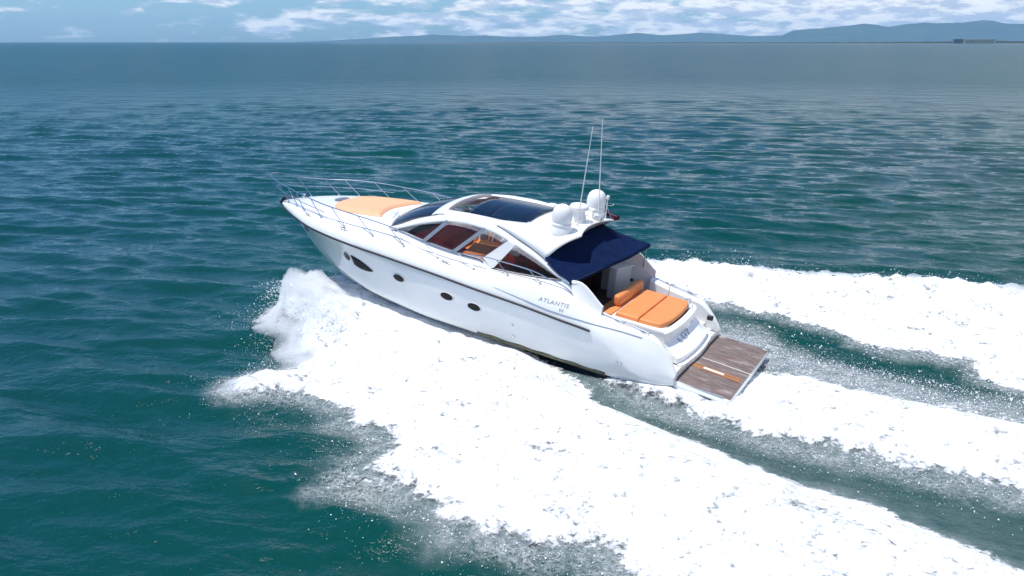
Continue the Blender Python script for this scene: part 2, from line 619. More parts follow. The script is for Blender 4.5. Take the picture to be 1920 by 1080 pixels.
fd = MB()
P = []
for x in np.concatenate([np.linspace(9.3, 13, 28), np.linspace(13.15, 16.4, 26)]):
    ye = float(YE(x))
    P.append([(x, ye * u, deck_z(x, ye * u)) for u in np.sin(np.linspace(-1, 1, 33) * math.pi / 2)])
fd.grid(P, flip=True)
deck = fd.build('foredeck', MAT['gelcoat'], yacht, sharp=38)
SILL = pchip([2.28, 3.12, 3.64, 4.03, 6.02, 6.25, 6.5, 7.36, 8.66, 9.62], [1.97, 2.50, 2.41, 2.34, 2.17, 2.26, 2.33, 2.31, 2.40, 2.52])
YS = pchip([2.28, 3.12, 4.03, 6.05, 6.5, 8.66, 9.62], [2.02, 2.0, 1.95, 1.95, 1.92, 1.9, 1.86])
for s in (1, -1):
    fd = MB()
    P = []
    for x in np.linspace(2.28, 9.62, 60):
        ye, ze, ys, zs = float(YE(x)), float(ZE(x)), float(YS(x)), float(SILL(x))
        sec = [(ye, ze), (ye * 0.75 + ys * 0.25, ze + 0.015), (ye * 0.35 + ys * 0.65, ze + (zs - ze) * 0.25 + 0.012),
               (ys + 0.012, ze + (zs - ze) * 0.7), (ys, zs), (ys - 0.07, zs + 0.005), (ys - 0.09, zs - 0.25)]
        kb = min(1.0, max(0.0, (x - 8.3) / 1.25)); kb = kb * kb * (3 - 2 * kb)
        sec = [(y, z * (1 - kb) + (deck_z(max(x, 9.2), y) + 0.004) * kb) if i < 4 else (y, z) for i, (y, z) in enumerate(sec)]
        P.append([(x, s * y, z) for y, z in sec])
    fd.grid(P, flip=(s > 0))
    # side coaming wall inboard, down to the cockpit sole
    P = []
    for x in np.linspace(2.28, 5.6, 20):
        ys, zs = float(YS(x)), float(SILL(x))
        P.append([(x, s * (ys - 0.09), zs - 0.25), (x, s * (ys - 0.12), 1.4), (x, s * (ys - 0.12), 0.93)])
    fd.grid(P, flip=(s > 0))
    fd.build('side_deck', MAT['gelcoat'], yacht, sharp=38)
    fd = MB()
    # quarter gunwale tops and their inner walls
    P = []
    for x in np.linspace(-0.08, 2.32, 24):
        ye, ze = float(YE(x)), float(ZE(x))
        wdt = 0.30 * min(1.0, (x + 0.3) / 1.2)
        P.append([(x, s * ye, ze), (x, s * (ye - 0.06), ze + 0.02), (x, s * (ye - wdt), ze + 0.005), (x, s * (ye - wdt - 0.05), ze - 0.05), (x, s * (ye - wdt - 0.06), 0.40)])
    fd.grid(P, flip=(s > 0))
    fd.build('gunwale', MAT['gelcoat'], yacht, sharp=38)

# aft faces of the quarters
for s in (1, -1):
    qf = MB()
    ye, ze = float(YE(-0.08)), float(ZE(-0.08))
    o = outer(-0.08)
    pts = [(-0.085, s * y, z) for y, z in o] + [(-0.085, s * (ye - 0.14), ze), (-0.085, s * 1.80, 0.30)]
    qf.poly(pts, flip=(s > 0))
    qf.build('quarter_face', MAT['gelcoat'], hull, smooth=False)

# foredeck hatch
ht = MB()
L0, L1, L2 = [], [], []
for i in range(24):
    t = 2 * math.pi * i / 24
    for L, k, dz in ((L0, 1.0, -0.01), (L1, 1.0, 0.035), (L2, 0.86, 0.05)):
        x, y = 13.72 + 0.24 * k * math.cos(t), -0.16 + 0.3 * k * math.sin(t)
        L.append((x, y, deck_z(x, y) + dz))
ht.prism(L0, L1)
ht.prism(L1, L2)
ht.build('deck_hatch', simple('grey_hatch_lens', (0.16, 0.16, 0.18), 0.3, var=0.1), deck)

# bow sun pad
def pad_half(x):
    return float(np.interp(x, [10.8, 10.95, 11.8, 12.7, 13.15, 13.35, 13.42], [1.12, 1.18, 1.20, 1.10, 0.84, 0.66, 0.5]))


bp = MB()
P = []
NU = 34
for i, v in enumerate(np.linspace(0, 1, 30)):
    row = []
    for u in np.linspace(-1, 1, NU):
        xa = 11.26 - 0.42 * abs(u) ** 1.7
        xf = 13.42 - 0.10 * u * u
        x = xa + (xf - xa) * v
        y = u * pad_half(x)
        ed = (1 - abs(u) ** 16) * (1 - abs(2 * v - 1) ** 20)
        seam = 1 - 0.16 * math.exp(-((u) / 0.025) ** 2)
        row.append((x, y, deck_z(x, y) + 0.005 + 0.10 * (max(ed, 0.0) ** 0.5) * seam))
    P.append(row)
bp.grid(P, flip=True)
bp.build('bow_sun_pad', MAT['peach'], yacht, sharp=80)

# ------------------------------------------------------------------ bow anchor and roller
an = MB()
an.hexa([(16.15, -0.10, 1.66), (16.50, -0.07, 1.62), (16.50, 0.07, 1.62), (16.15, 0.10, 1.66)],
        [(16.15, -0.10, 1.76), (16.48, -0.07, 1.72), (16.48, 0.07, 1.72), (16.15, 0.10, 1.76)], 0.02)
an.build('bow_roller', MAT['steel'], yacht)
an = MB()
an.tube([(15.8, 0, 1.93), (16.2, 0, 1.86), (16.45, 0, 1.76), (16.56, 0, 1.6)], 0.03, 8)
an.prism([(16.52, -0.15, 1.60), (16.58, 0.0, 1.46), (16.52, 0.15, 1.60), (16.48, 0.0, 1.66)],
         [(16.40, -0.10, 1.84), (16.52, 0.0, 1.55), (16.40, 0.10, 1.84), (16.36, 0.0, 1.80)])
an.build('anchor', MAT['darksteel'], yacht)
wl = MB()
wl.lathe([(0.10, 0), (0.10, 0.05), (0.06, 0.07), (0.06, 0.13), (0.09, 0.15), (0.09, 0.17)], (15.45, 0, deck_z(15.45, 0)), 16)
wl.build('windlass', MAT['steel'], yacht)

# ------------------------------------------------------------------ guard rails
RAIL = [(17.0, 0.0, 2.62), (16.92, 0.20, 2.60), (16.55, 0.42, 2.56), (15.95, 0.66, 2.54), (15.1, 1.02, 2.58), (14.4, 1.36, 2.64), (13.88, 1.55, 2.66), (13.2, 1.76, 2.67), (12.5, 1.90, 2.67),
        (11.2, 2.05, 2.68), (9.82, 2.10, 2.64), (9.0, 2.12, 2.54), (8.28, 2.12, 2.46), (7.5, 2.12, 2.40), (6.95, 2.12, 2.42), (6.2, 2.12, 2.51), (5.7, 2.11, 2.52), (4.65, 2.11, 2.51), (4.0, 2.10, 2.40), (3.5, 2.09, 2.29), (3.2, 2.12, 2.17)]
MID = [(16.72, 0.0, 2.20), (16.62, 0.18, 2.19), (16.25, 0.40, 2.20), (15.4, 0.86, 2.27), (14.1, 1.44, 2.36), (12.7, 1.86, 2.40)]
BASES = [(15.62, 0.58, None), (14.70, 1.08, None), (14.02, 1.44, None), (12.9, 1.80, None), (11.68, 2.04, None), (10.38, 2.15, None), (9.09, 2.19, None), (7.78, 2.21, None), (6.46, 2.20, None), (5.29, 2.19, None), (4.21, 2.18, None)]
TOPX = [16.3, 15.3, 14.6, 13.5, 12.35, 11.1, 9.8, 8.45, 7.15, 5.75, 4.66]
rt = np.array(RAIL)
for s in (1, -1):
    gr = MB()
    pts = [Vector((x, s * y, z)) for x, y, z in RAIL]
    # smooth the path
    fine = []
    for i in range(len(pts) - 1):
        p0 = pts[max(i - 1, 0)]; p1 = pts[i]; p2 = pts[i + 1]; p3 = pts[min(i + 2, len(pts) - 1)]
        for k in range(5):
            t = k / 5
            fine.append(0.5 * ((2 * p1) + (p2 - p0) * t + (2 * p0 - 5 * p1 + 4 * p2 - p3) * t * t + (3 * p1 - p0 - 3 * p2 + p3) * t ** 3))
    fine.append(pts[-1])
    gr.tube(fine, 0.017, 8)
    rail_o = gr.build('guard_rail', MAT['steel'], yacht)
    mr = MB()
    mr.tube([(x, s * y, z) for x, y, z in MID], 0.012, 6)
    mr.build('mid_rail', MAT['steel'], rail_o)
    for (bx_, by_, _), tx in zip(BASES, TOPX):
        ty = float(np.interp(-tx, -rt[:, 0], rt[:, 1])); tz = float(np.interp(-tx, -rt[:, 0], rt[:, 2]))
        zb = float(ZE(bx_)) + (0.03 if abs(by_) < float(YE(bx_)) else 0.0)
        sm = MB()
        sm.tube([(bx_, s * by_, zb - 0.05), (bx_, s * by_, zb + 0.04), (bx_ + (tx - bx_) * 0.5, s * (by_ + (ty - by_) * 0.45), zb + (tz - zb) * 0.5), (tx, s * ty, tz)], 0.013, 7)
        sm.lathe([(0.035, -0.02), (0.035, 0.012), (0.018, 0.025)], (bx_, s * by_, zb), 12)
        sm.build('stanchion', MAT['steel'], rail_o)


def cleat(x, y, z, yaw):
    c = MB()
    d = Vector((math.cos(yaw), math.sin(yaw), 0))
    p = Vector((x, y, z))
    c.tube([p - d * 0.07, p - d * 0.07 + Vector((0, 0, 0.06))], 0.013, 8)
    c.tube([p + d * 0.07, p + d * 0.07 + Vector((0, 0, 0.06))], 0.013, 8)
    c.tube([p - d * 0.17 + Vector((0, 0, 0.075)), p - d * 0.07 + Vector((0, 0, 0.06)), p + d * 0.07 + Vector((0, 0, 0.06)), p + d * 0.17 + Vector((0, 0, 0.075))], 0.013, 8)
    return c.build('cleat', MAT['chrome'], deck)


for s in (1, -1):
    for x, off in ((13.62, 0.10), (11.62, 0.10), (7.45, 0.05)):
        y = float(YE(x)) + off
        cleat(x, s * y, side_y(x, float(ZE(x)) - 0.02) * 0 + float(ZE(x)) - 0.04, s * (-0.3 if x > 13 else -0.08))
    cleat(0.95, s * 1.93, float(ZE(0.95)) + 0.01, s * 0.15)
    cleat(1.72, s * 1.95, float(ZE(1.72)) + 0.01, s * 0.1)
    st = MB()
    st.tube([(0.95, s * 1.90, 1.56), (1.4, s * 1.92, 1.63), (2.18, s * 1.95, 1.74)], 0.012, 6)
    st.build('gunwale_rail', MAT['steel'], deck)

# ------------------------------------------------------------------ superstructure
OUT = table([(3.12, 2.01, 2.44), (3.62, 1.93, 2.50), (4.47, 1.76, 2.90), (5.2, 1.66, 3.13), (5.92, 1.62, 3.35), (6.64, 1.60, 3.45), (7.33, 1.59, 3.42), (8.08, 1.61, 3.28), (9.0, 1.68, 2.97), (9.62, 1.77, 2.66), (9.95, 1.84, 2.52)])
INN = table([(3.60, 1.96, 2.385), (3.72, 1.95, 2.42), (4.5, 1.87, 2.73), (5.37, 1.80, 3.0), (5.58, 1.79, 3.06), (6.32, 1.76, 3.21), (7.05, 1.75, 3.235), (7.77, 1.76, 3.16), (8.5, 1.79, 2.96), (9.1, 1.83, 2.74), (9.60, 1.87, 2.525)])


def out_p(x): return np.array([x, float(OUT[0](x)), float(OUT[1](x))])
def inn_p(x): return np.array([x, float(INN[0](x)), float(INN[1](x))])


for s in (1, -1):
    sa = MB()
    P = []
    for k in np.linspace(0, 1, 64):
        a = out_p(3.12 + (9.95 - 3.12) * k); b = inn_p(3.60 + (9.60 - 3.60) * k)
        n = np.array([0, 0.6, 0.25])
        P.append([a * (1 - t) + b * t + np.array([0, 0.03, 0.012]) * math.sin(math.pi * t) for t in np.linspace(0, 1, 6)])
    P = np.array(P) * np.array([1, s, 1])
    sa.grid(P, flip=(s > 0))
    arch = sa.build('side_arch', MAT['gelcoat'], yacht, sharp=50, solid=0.07, offset=-1)
    # rear pillar between the side windows
    rp = MB()
    quad = [np.array(p) for p in ((5.60, 1.80, 3.08), (6.34, 1.915, 2.40), (5.98, 1.955, 2.12), (5.34, 1.80, 3.01))]
    a = [q + np.array([0, 0.012, 0.0]) for q in quad]
    b = [q - np.array([0, 0.06, 0.0]) for q in quad]
    L1 = [tuple(p * np.array([1, s, 1])) for p in a]; L2 = [tuple(p * np.array([1, s, 1])) for p in b]
    (rp.prism(L1, L2) if s > 0 else rp.prism(L2, L1))
    rp.build('window_pillar', MAT['gelcoat'], arch, smooth=False)

    # panes: forward, middle, aft, rear triangle
    def pane(name, tops, bots):
        g = MB()
        P = [[np.array(t) * (1 - k) + np.array(b) * k for k in np.linspace(0, 1, 5)] for t, b in zip(tops, bots)]
        P = (np.array(P) - np.array([0, 0.028, 0])) * np.array([1, s, 1])
        g.grid(P, flip=(s > 0))
        return g.build(name, MAT['sideglass'], arch, solid=0.006)

    def sill_p(x): return np.array([x, float(YS(x)), float(SILL(x)) + 0.004])
    pane('window_pane', [inn_p(x) for x in np.linspace(9.58, 7.76, 14)], [sill_p(x) for x in np.linspace(9.6, 8.56, 14)])
    pane('window_pane', [inn_p(x) for x in np.linspace(7.76, 6.44, 10)], [sill_p(x) for x in np.linspace(8.56, 7.42, 10)])
    pane('window_pane', [inn_p(x) for x in np.linspace(6.44, 5.58, 8)], [sill_p(x) for x in np.linspace(7.42, 6.32, 8)])
    pane('window_pane', [inn_p(x) for x in np.linspace(5.37, 3.62, 12)], [sill_p(x) for x in np.linspace(6.02, 3.66, 12)])
    for (tx, bx_) in ((7.78, 8.55), (6.44, 7.42)):
        m = MB()
        a = inn_p(tx); b = sill_p(bx_)
        a = a + np.array([0, 0.0, 0.03]); b = b + np.array([0, 0.004, 0.0])
        wv = np.array([0.055, 0, 0.025])
        A = [(a - wv), (a + wv), (b + wv), (b - wv)]
        L1 = [tuple((p + np.array([0, 0.012, 0])) * np.array([1, s, 1])) for p in A]
        L2 = [tuple((p - np.array([0, 0.045, 0])) * np.array([1, s, 1])) for p in A]
        (m.prism(L1, L2) if s > 0 else m.prism(L2, L1))
        m.build('mullion', MAT['mullion'], arch, smooth=False)
    # black gasket under the glass
    gk = MB()
    gk.tube([tuple((sill_p(x) + np.array([0, 0.012, -0.012])) * np.array([1, s, 1])) for x in np.linspace(6.32, 9.58, 26)], 0.016, 6)
    gk.build('window_gasket', MAT['blackout'], arch)
    gk = MB()
    gk.tube([tuple((sill_p(x) + np.array([0, 0.010, -0.008])) * np.array([1, s, 1])) for x in np.linspace(3.66, 6.0, 20)], 0.012, 6)
    gk.build('window_gasket', MAT['blackout'], arch)

# header beam across the top of the windshield
def header_front(y): return np.array([8.66 - 0.16 * (y / 1.6) ** 2, y, 3.32 - 0.16 * (abs(y) / 1.6) ** 2.4])
def header_aft(y): return np.array([8.22 - 0.16 * (y / 1.6) ** 2, y, 3.45 - 0.16 * (abs(y) / 1.6) ** 2.4])


hd = MB()
P = []
for y in np.linspace(-1.60, 1.60, 30):
    f, a = header_front(y), header_aft(y)
    P.append([f + np.array([0, 0, -0.02]), f + np.array([-0.03, 0, 0.03]), (f + a) / 2 + np.array([0, 0, 0.045]), a + np.array([0.02, 0, 0.02]), a + np.array([0, 0, -0.06])])
hd.grid(P, flip=False)
hd.build('windshield_header', MAT['gelcoat'], yacht, sharp=50, solid=0.03)

ws = MB()
P = []
for u in np.linspace(-1, 1, 36):
    yb = u * 1.80; yt = u * 1.57
    b = np.array([10.47 - 0.54 * abs(u) ** 2.2, yb, 0.0])
    b[2] = 2.555 - 0.03 * abs(u) ** 4
    t = header_front(yt) + np.array([0.01, 0, -0.01])
    P.append([b * (1 - k) + t * k + np.array([0.06, 0.05 * u, 0.10]) * math.sin(math.pi * k) * (1 - 0.35 * abs(u)) for k in np.linspace(0, 1, 12)])
ws.grid(P)
wso = ws.build('windshield', MAT['glass'], yacht, sharp=80, solid=0.012)
for u in (-0.34, 0.34):
    wm = MB()
    b = np.array([10.47 - 0.54 * abs(u) ** 2.2, u * 1.80, 2.555]); t = header_front(u * 1.57)
    wm.tube([tuple(b * (1 - k) + t * k + np.array([0.06, 0.05 * u, 0.112]) * math.sin(math.pi * k) * (1 - 0.35 * abs(u))) for k in np.linspace(0.0, 1, 10)], 0.012, 6)
    wm.build('windshield_divider', MAT['blackout'], wso)
wi = MB()
wi.tube([(10.72, 0.62, 2.53), (10.58, 0.60, 2.60), (10.40, 0.95, 2.64), (10.2, 1.35, 2.66)], 0.010, 6)
wi.build('wiper', MAT['steel'], wso)

# roof sides beside the sliding glass
def roof_edge(x):
    """inner edge of the roof side flange"""
    return np.array([x, 1.24, float(np.interp(x, [5.0, 5.5, 7.4, 8.4], [3.50, 3.50, 3.42, 3.36]))])


for s in (1, -1):
    rf = MB()
    P = []
    for x in np.linspace(4.9, 8.30, 30):
        a = out_p(x); b = roof_edge(x)
        P.append([a * (1 - k) + b * k + np.array([0, 0, 0.05]) * math.sin(math.pi * k) for k in np.linspace(0, 1, 7)])
    rf.grid(np.array(P) * np.array([1, s, 1]), flip=(s < 0))
    rf.build('roof_side', MAT['gelcoat'], yacht, sharp=50, solid=0.05)

# sliding glass roof
gr = MB()
P = []
for x in np.linspace(5.28, 7.42, 18):
    P.append([(x - 0.10 * (1 - u * u) * (-1 if x < 6 else -1) * 0.0 + 0.14 * (1 - u * u), u * 1.22, float(np.interp(x, [5.3, 7.4], [3.47, 3.385])) + 0.13 * (1 - u * u)) for u in np.linspace(-1, 1, 18)])
gr.grid(P)
sg = gr.build('glass_roof', MAT['glass'], yacht, sharp=80, solid=0.02)
gt = MB()
for x0 in (6.6,):
    gt.tube([(x0 + 0.14 * (1 - u * u), u * 1.2, float(np.interp(x0, [5.3, 7.4], [3.47, 3.385])) + 0.13 * (1 - u * u) + 0.004) for u in np.linspace(-0.9, 0.9, 14)], 0.012, 6)
gt.build('roof_glass_trim', MAT['mullion'], sg)

# hardtop
ht = MB()
P = []
for x in np.linspace(3.55, 5.40, 22):
    k = (x - 3.55) / (5.40 - 3.55)
    zc = 3.57 - 0.05 * k
    row = []
    low_x = 4.30 + (6.15 - 4.30) * k
    lo = out_p(min(low_x, 6.2)) + np.array([0, 0.035, 0.01])
    for u in np.linspace(-1, 1, 31):
        au = abs(u)
        if au <= 0.6:
            q = au / 0.6
            p = np.array([x + 0.35 * (1 - q * q) * (1 - k) * 0.6 + 0.02, 1.12 * q, zc - 0.05 * q * q])
        else:
            q = (au - 0.6) / 0.4
            a = np.array([x + 0.02, 1.12, zc - 0.05])
            p = a * (1 - q) + lo * q + np.array([0.0, 0.10, 0.10]) * math.sin(math.pi * q) * (0.5 + 0.5 * (1 - k))
        p[1] *= (1 if u >= 0 else -1)
        row.append(p)
    P.append(row)
ht.grid(P)
hardtop = ht.build('hardtop', MAT['gelcoat'], yacht, sharp=60, solid=0.05)
for s in (1, -1):
    sp_ = MB()
    # forward winglet fairing of the hardtop on top of the arch
    P = []
    for k in np.linspace(0, 1, 12):
        x0 = 5.3 + 1.25 * k
        lo = out_p(x0) + np.array([0, 0.06 * (1 - k), 0.01])
        hi = np.array([x0 + 0.03, 1.12 + (out_p(x0)[1] - 1.12) * k * 0.8, 3.54 - 0.05 * k])
        P.append([lo * (1 - t) + hi * t + np.array([0, 0.03, 0.05]) * math.sin(math.pi * t) * (1 - k) for t in np.linspace(0, 1, 6)])
    sp_.grid(np.array(P) * np.array([1, s, 1]), flip=(s < 0))
    sp_.build('winglet', MAT['gelcoat'], hardtop, sharp=60, solid=0.03)

# ------------------------------------------------------------------ mast gear on the hardtop
DOME = [(0.285, 0.0), (0.30, 0.03), (0.30, 0.09), (0.278, 0.11), (0.29, 0.16), (0.30, 0.28), (0.288, 0.40), (0.25, 0.51), (0.19, 0.585), (0.10, 0.63), (0.02, 0.645)]
for (x, y, z, k) in ((4.27, 1.10, 3.70, 1.0), (4.22, -1.10, 3.74, 1.0)):
    d = MB()
    d.lathe([(r * k, h * k) for r, h in DOME], (x, y, z), 32)
    do = d.build('satellite_dome', MAT['dome'], yacht, sharp=60)
    b = MB()
    b.lathe([(0.34, -0.22), (0.32, -0.06), (0.29, 0.0)], (x, y, z), 28)
    b.build('dome_base', MAT['gelcoat'], do)
rd = MB()
rd.lathe([(0.06, 0.0), (0.27, 0.03), (0.295, 0.07), (0.29, 0.12), (0.25, 0.17), (0.15, 0.20), (0.03, 0.21)], (4.26, 0.02, 3.95), 32)
ro = rd.build('radar_scanner', MAT['dome'], yacht, sharp=60)
b = MB()
b.hexa([(4.02, -0.18, 3.54), (4.62, -0.18, 3.54), (4.62, 0.22, 3.54), (4.02, 0.22, 3.54)], [(4.12, -0.11, 3.95), (4.44, -0.11, 3.95), (4.44, 0.15, 3.95), (4.12, 0.15, 3.95)], 0.03)
b.build('radar_pedestal', MAT['gelcoat'], ro)
gps = MB()
gps.lathe([(0.02, -0.2), (0.02, 0.0), (0.08, 0.01), (0.09, 0.05), (0.07, 0.10), (0.02, 0.12)], (4.05, -0.58, 3.80), 18)
gps.build('gps_mushroom', MAT['dome'], yacht)
hn = MB()
hn.tube([(3.72, -0.50, 3.66), (4.02, -0.50, 3.66)], [0.06, 0.025], 12)
hn.build('horn', MAT['steel'], yacht)
hn = MB()
hn.tube([(3.74, -0.66, 3.66), (4.0, -0.66, 3.66)], [0.055, 0.022], 12)
hn.build('horn', MAT['steel'], yacht)
for (p0, p1) in (((4.05, 0.5, 3.56), (3.91, 0.5, 6.57)), ((3.98, -0.85, 3.56), (4.24, -0.85, 6.59))):
    a = MB()
    p0 = np.array(p0); p1 = np.array(p1)
    pts = [tuple(p0 * (1 - k) + p1 * k) for k in np.linspace(0, 1, 8)]
    a.tube(pts, [0.020, 0.019, 0.017, 0.015, 0.014, 0.012, 0.011, 0.010], 8)
    a.lathe([(0.04, -0.04), (0.04, 0.05), (0.022, 0.16)], tuple(p0), 12)
    a.build('whip_antenna', MAT['dome'], yacht)
fp = MB()
fp.tube([(3.72, -1.30, 3.50), (4.02, -1.30, 4.02)], 0.012, 7)
fp.tube([(4.05, -1.32, 3.72), (3.55, -1.32, 3.62)], 0.010, 7)
fpo = fp.build('flag_staff', MAT['steel'], yacht)
fl = MB()
P = []
for i, u in enumerate(np.linspace(0, 1, 16)):
    P.append([(4.02 - 0.52 * u, -1.33 + 0.05 * math.sin(u * 11 + v * 2.0) - 0.05 * v, 3.74 - 0.10 * u - 0.24 * v * (1 - 0.35 * u) + 0.03 * math.sin(u * 7)) for v in np.linspace(0, 1, 8)])
fl.grid(P)
fl.build('flag', MAT['flag'], fpo, sharp=80, solid=0.004)
lt = MB()
lt.tube([(3.80, -0.98, 3.56), (3.80, -0.98, 4.25)], 0.015, 8)
lt.lathe([(0.05, 0.0), (0.05, 0.09), (0.02, 0.11)], (3.80, -0.98, 4.2), 12)
lt.tube([(3.80, -0.98, 4.0), (3.66, -1.06, 4.0), (3.62, -1.08, 4.06)], 0.012, 8)
lt.build('mast_light', MAT['dome'], yacht)
grab = MB()
grab.tube([(4.15, 0.42, 3.56), (4.15, 0.42, 3.72), (4.1, 0.15, 3.76), (4.1, -0.25, 3.76), (4.12, -0.42, 3.70), (4.12, -0.42, 3.56)], 0.014, 8)
grab.build('radar_guard', MAT['steel'], ro)

# ------------------------------------------------------------------ awning
af = np.array([(4.28, 1.92, 2.90), (4.20, 1.45, 3.08), (4.10, 0.8, 3.18), (4.10, 0.0, 3.22), (4.12, -0.8, 3.24), (4.12, -1.45, 3.22), (4.15, -1.88, 3.08)])
aa = np.array([(3.36, 2.08, 2.47), (3.20, 1.62, 2.53), (2.96, 0.8, 2.66), (2.80, 0.1, 2.72), (2.67, -0.5, 2.76), (2.58, -1.25, 2.83), (2.55, -1.86, 2.84)])
uu = np.linspace(0, 1, 7)
AF = [pchip(uu, af[:, k]) for k in range(3)]
AA = [pchip(uu, aa[:, k]) for k in range(3)]
aw = MB()
P = []
for k in np.linspace(0, 1, 20):
    row = []
    for u in np.linspace(0, 1, 40):
        a = np.array([float(f(u)) for f in AF]); b = np.array([float(f(u)) for f in AA])
        p = a * (1 - k) + b * k
        p[2] += -0.05 * math.sin(math.pi * k) + 0.010 * math.sin(u * 31 + k * 3) * math.sin(math.pi * k) + 0.008 * math.sin(k * 17 + u * 5)
        row.append(p)
    P.append(row)
last = np.array(P[-1])
P.append(last + np.array([-0.025, 0, -0.03]))
P.append(last + np.array([-0.02, 0, -0.10]))
aw.grid(P, flip=True)
awo = aw.build('awning', MAT['navy'], yacht, sharp=60, solid=0.008)
ap = MB()
ap.tube([tuple(q + np.array([0.0, 0, -0.025])) for q in last], 0.016, 7)
ap.build('awning_bar', MAT['steel'], awo)
for s, u in ((1, 0.12), (-1, 0.93)):
    q = np.array([float(f(u)) for f in AA])
    ap = MB()
    ap.tube([(q[0] + 0.12, s * 1.92, 2.0), tuple(q + np.array([0, 0, -0.03]))], 0.016, 7)
    ap.build('awning_pole', MAT['steel'], awo)

# ------------------------------------------------------------------ cockpit
ck = MB()
ck.poly([(0.75, -1.78, 0.94), (5.7, -1.9, 0.94), (5.7, 1.9, 0.94), (0.75, 1.78, 0.94)])
ck.build('cockpit_sole', MAT['teak_dark'], yacht, smooth=False, solid=0.04)
# saloon floor, bulkheads and lining
inn = MB()
inn.poly([(5.7, -1.85, 1.15), (10.2, -1.7, 1.15), (10.2, 1.7, 1.15), (5.7, 1.85, 1.15)])
inn.build('saloon_sole', MAT['darkwood'], yacht, smooth=False, solid=0.04)
dsh = MB()
dsh.hexa([(7.70, -1.35, 1.16), (9.6, -1.35, 1.16), (9.6, 1.78, 1.16), (7.70, 1.80, 1.16)],
         [(7.78, -1.35, 2.34), (9.3, -1.35, 2.46), (9.3, 1.76, 2.36), (7.78, 1.78, 2.22)], 0.08)
dash = dsh.build('dashboard', MAT['maroon'], yacht)
wh = MB()
wh.tube([(7.80 + 0.05 * math.cos(t), 0.5 + 0.19 * math.cos(t), 2.45 + 0.17 * math.sin(t)) for t in np.linspace(0, 2 * math.pi, 24)], 0.014, 6, cap=False)
wh.build('steering_wheel', MAT['blackout'], dash)
cab = MB()
cab.box(7.30, 7.66, 0.95, 1.76, 1.16, 2.16, 0.04)
cab.build('side_cabinet', MAT['maroon'], yacht)


def chair(x, y, z, w, name):
    b = MB()
    b.box(x - 0.05, x + 0.5, y - w, y + w, z, z + 0.16, 0.05)
    b.hexa([(x - 0.10, y - w, z + 0.12), (x + 0.08, y - w, z + 0.12), (x + 0.08, y + w, z + 0.12), (x - 0.10, y + w, z + 0.12)],
           [(x - 0.22, y - w, z + 0.74), (x - 0.08, y - w, z + 0.74), (x - 0.08, y + w, z + 0.74), (x - 0.22, y + w, z + 0.74)], 0.05)
    o = b.build(name, MAT['orange'], yacht)
    sh = MB()
    sh.hexa([(x - 0.17, y - w * 0.96, z + 0.1), (x - 0.11, y - w * 0.96, z + 0.1), (x - 0.11, y + w * 0.96, z + 0.1), (x - 0.17, y + w * 0.96, z + 0.1)],
            [(x - 0.30, y - w * 0.96, z + 0.86), (x - 0.225, y - w * 0.96, z + 0.86), (x - 0.225, y + w * 0.96, z + 0.86), (x - 0.30, y + w * 0.96, z + 0.86)], 0.02)
    sh.build('seat_shell', MAT['gelcoat'], o)
    pd = MB()
    pd.box(x + 0.02, x + 0.40, y - w * 0.6, y + w * 0.6, 1.16, z, 0.03)
    pd.build('seat_pedestal', MAT['gelcoat'], o)
    return o


chair(7.42, 0.55, 1.95, 0.28, 'helm_seat')
chair(7.42, -0.35, 1.95, 0.28, 'helm_seat')
sf = MB()
sf.hexa([(6.15, 0.75, 2.02), (7.25, 0.75, 2.02), (7.25, 1.80, 2.02), (6.15, 1.80, 2.02)], [(6.15, 0.75, 2.60), (7.25, 0.75, 2.52), (7.25, 1.80, 2.26), (6.15, 1.80, 2.30)], 0.06)
sfo = sf.build('saloon_sofa', MAT['orange'], yacht)
sb = MB()
sb.box(6.18, 7.20, 0.80, 1.78, 1.16, 2.03, 0.02)
sb.build('sofa_base', MAT['maroon'], sfo)
sb = MB()
sb.hexa([(6.0, 0.22, 2.1), (6.7, 0.22, 2.1), (6.7, 0.38, 2.1), (6.0, 0.38, 2.1)], [(6.0, 0.15, 2.5), (6.7, 0.15, 2.5), (6.7, 0.28, 2.5), (6.0, 0.28, 2.5)], 0.04)
sb.build('sofa_back', MAT['gelcoat'], sfo)
sf2 = MB()
sf2.box(5.9, 8.0, -1.65, -0.95, 1.16, 1.75, 0.04)
sf2.build('galley_cabinet', MAT['maroon'], yacht)
bk = MB()
bk.box(4.2, 5.6, 0.95, 1.80, 0.96, 1.75, 0.05)
bk.build('cockpit_lounge', MAT['maroon'], yacht)

# wet bar on the starboard side
wb = MB()
wb.hexa([(3.02, -1.86, 0.95), (3.52, -1.86, 0.95), (3.52, -1.2, 0.95), (3.27, -1.2, 0.95)], [(3.02, -1.86, 1.97), (3.52, -1.86, 1.97), (3.52, -1.2, 1.97), (3.27, -1.2, 1.97)], 0.02)
wbo = wb.build('wet_bar', MAT['liner'], yacht)
wt = MB()
wt.hexa([(2.96, -1.88, 1.975), (3.56, -1.88, 1.975), (3.56, -1.15, 1.975), (3.22, -1.15, 1.975)], [(2.96, -1.88, 2.02), (3.56, -1.88, 2.02), (3.56, -1.15, 2.02), (3.22, -1.15, 2.02)], 0.012)
wt.build('countertop', MAT['gelcoat'], wbo)
wsl = MB()
wsl.hexa([(2.93, -1.895, 1.46), (3.42, -1.895, 1.44), (3.42, -1.845, 1.44), (2.93, -1.845, 1.46)], [(2.93, -1.895, 1.55), (3.42, -1.895, 1.53), (3.42, -1.845, 1.53), (2.93, -1.845, 1.55)], 0.01)
wsl.build('locker_slot', MAT['blackout'], wbo)
wdr = MB()
wdr.box(4.0, 5.6, -1.83, -1.0, 0.95, 1.9, 0.03)
wdr.build('cockpit_galley', MAT['darkwood'], yacht)

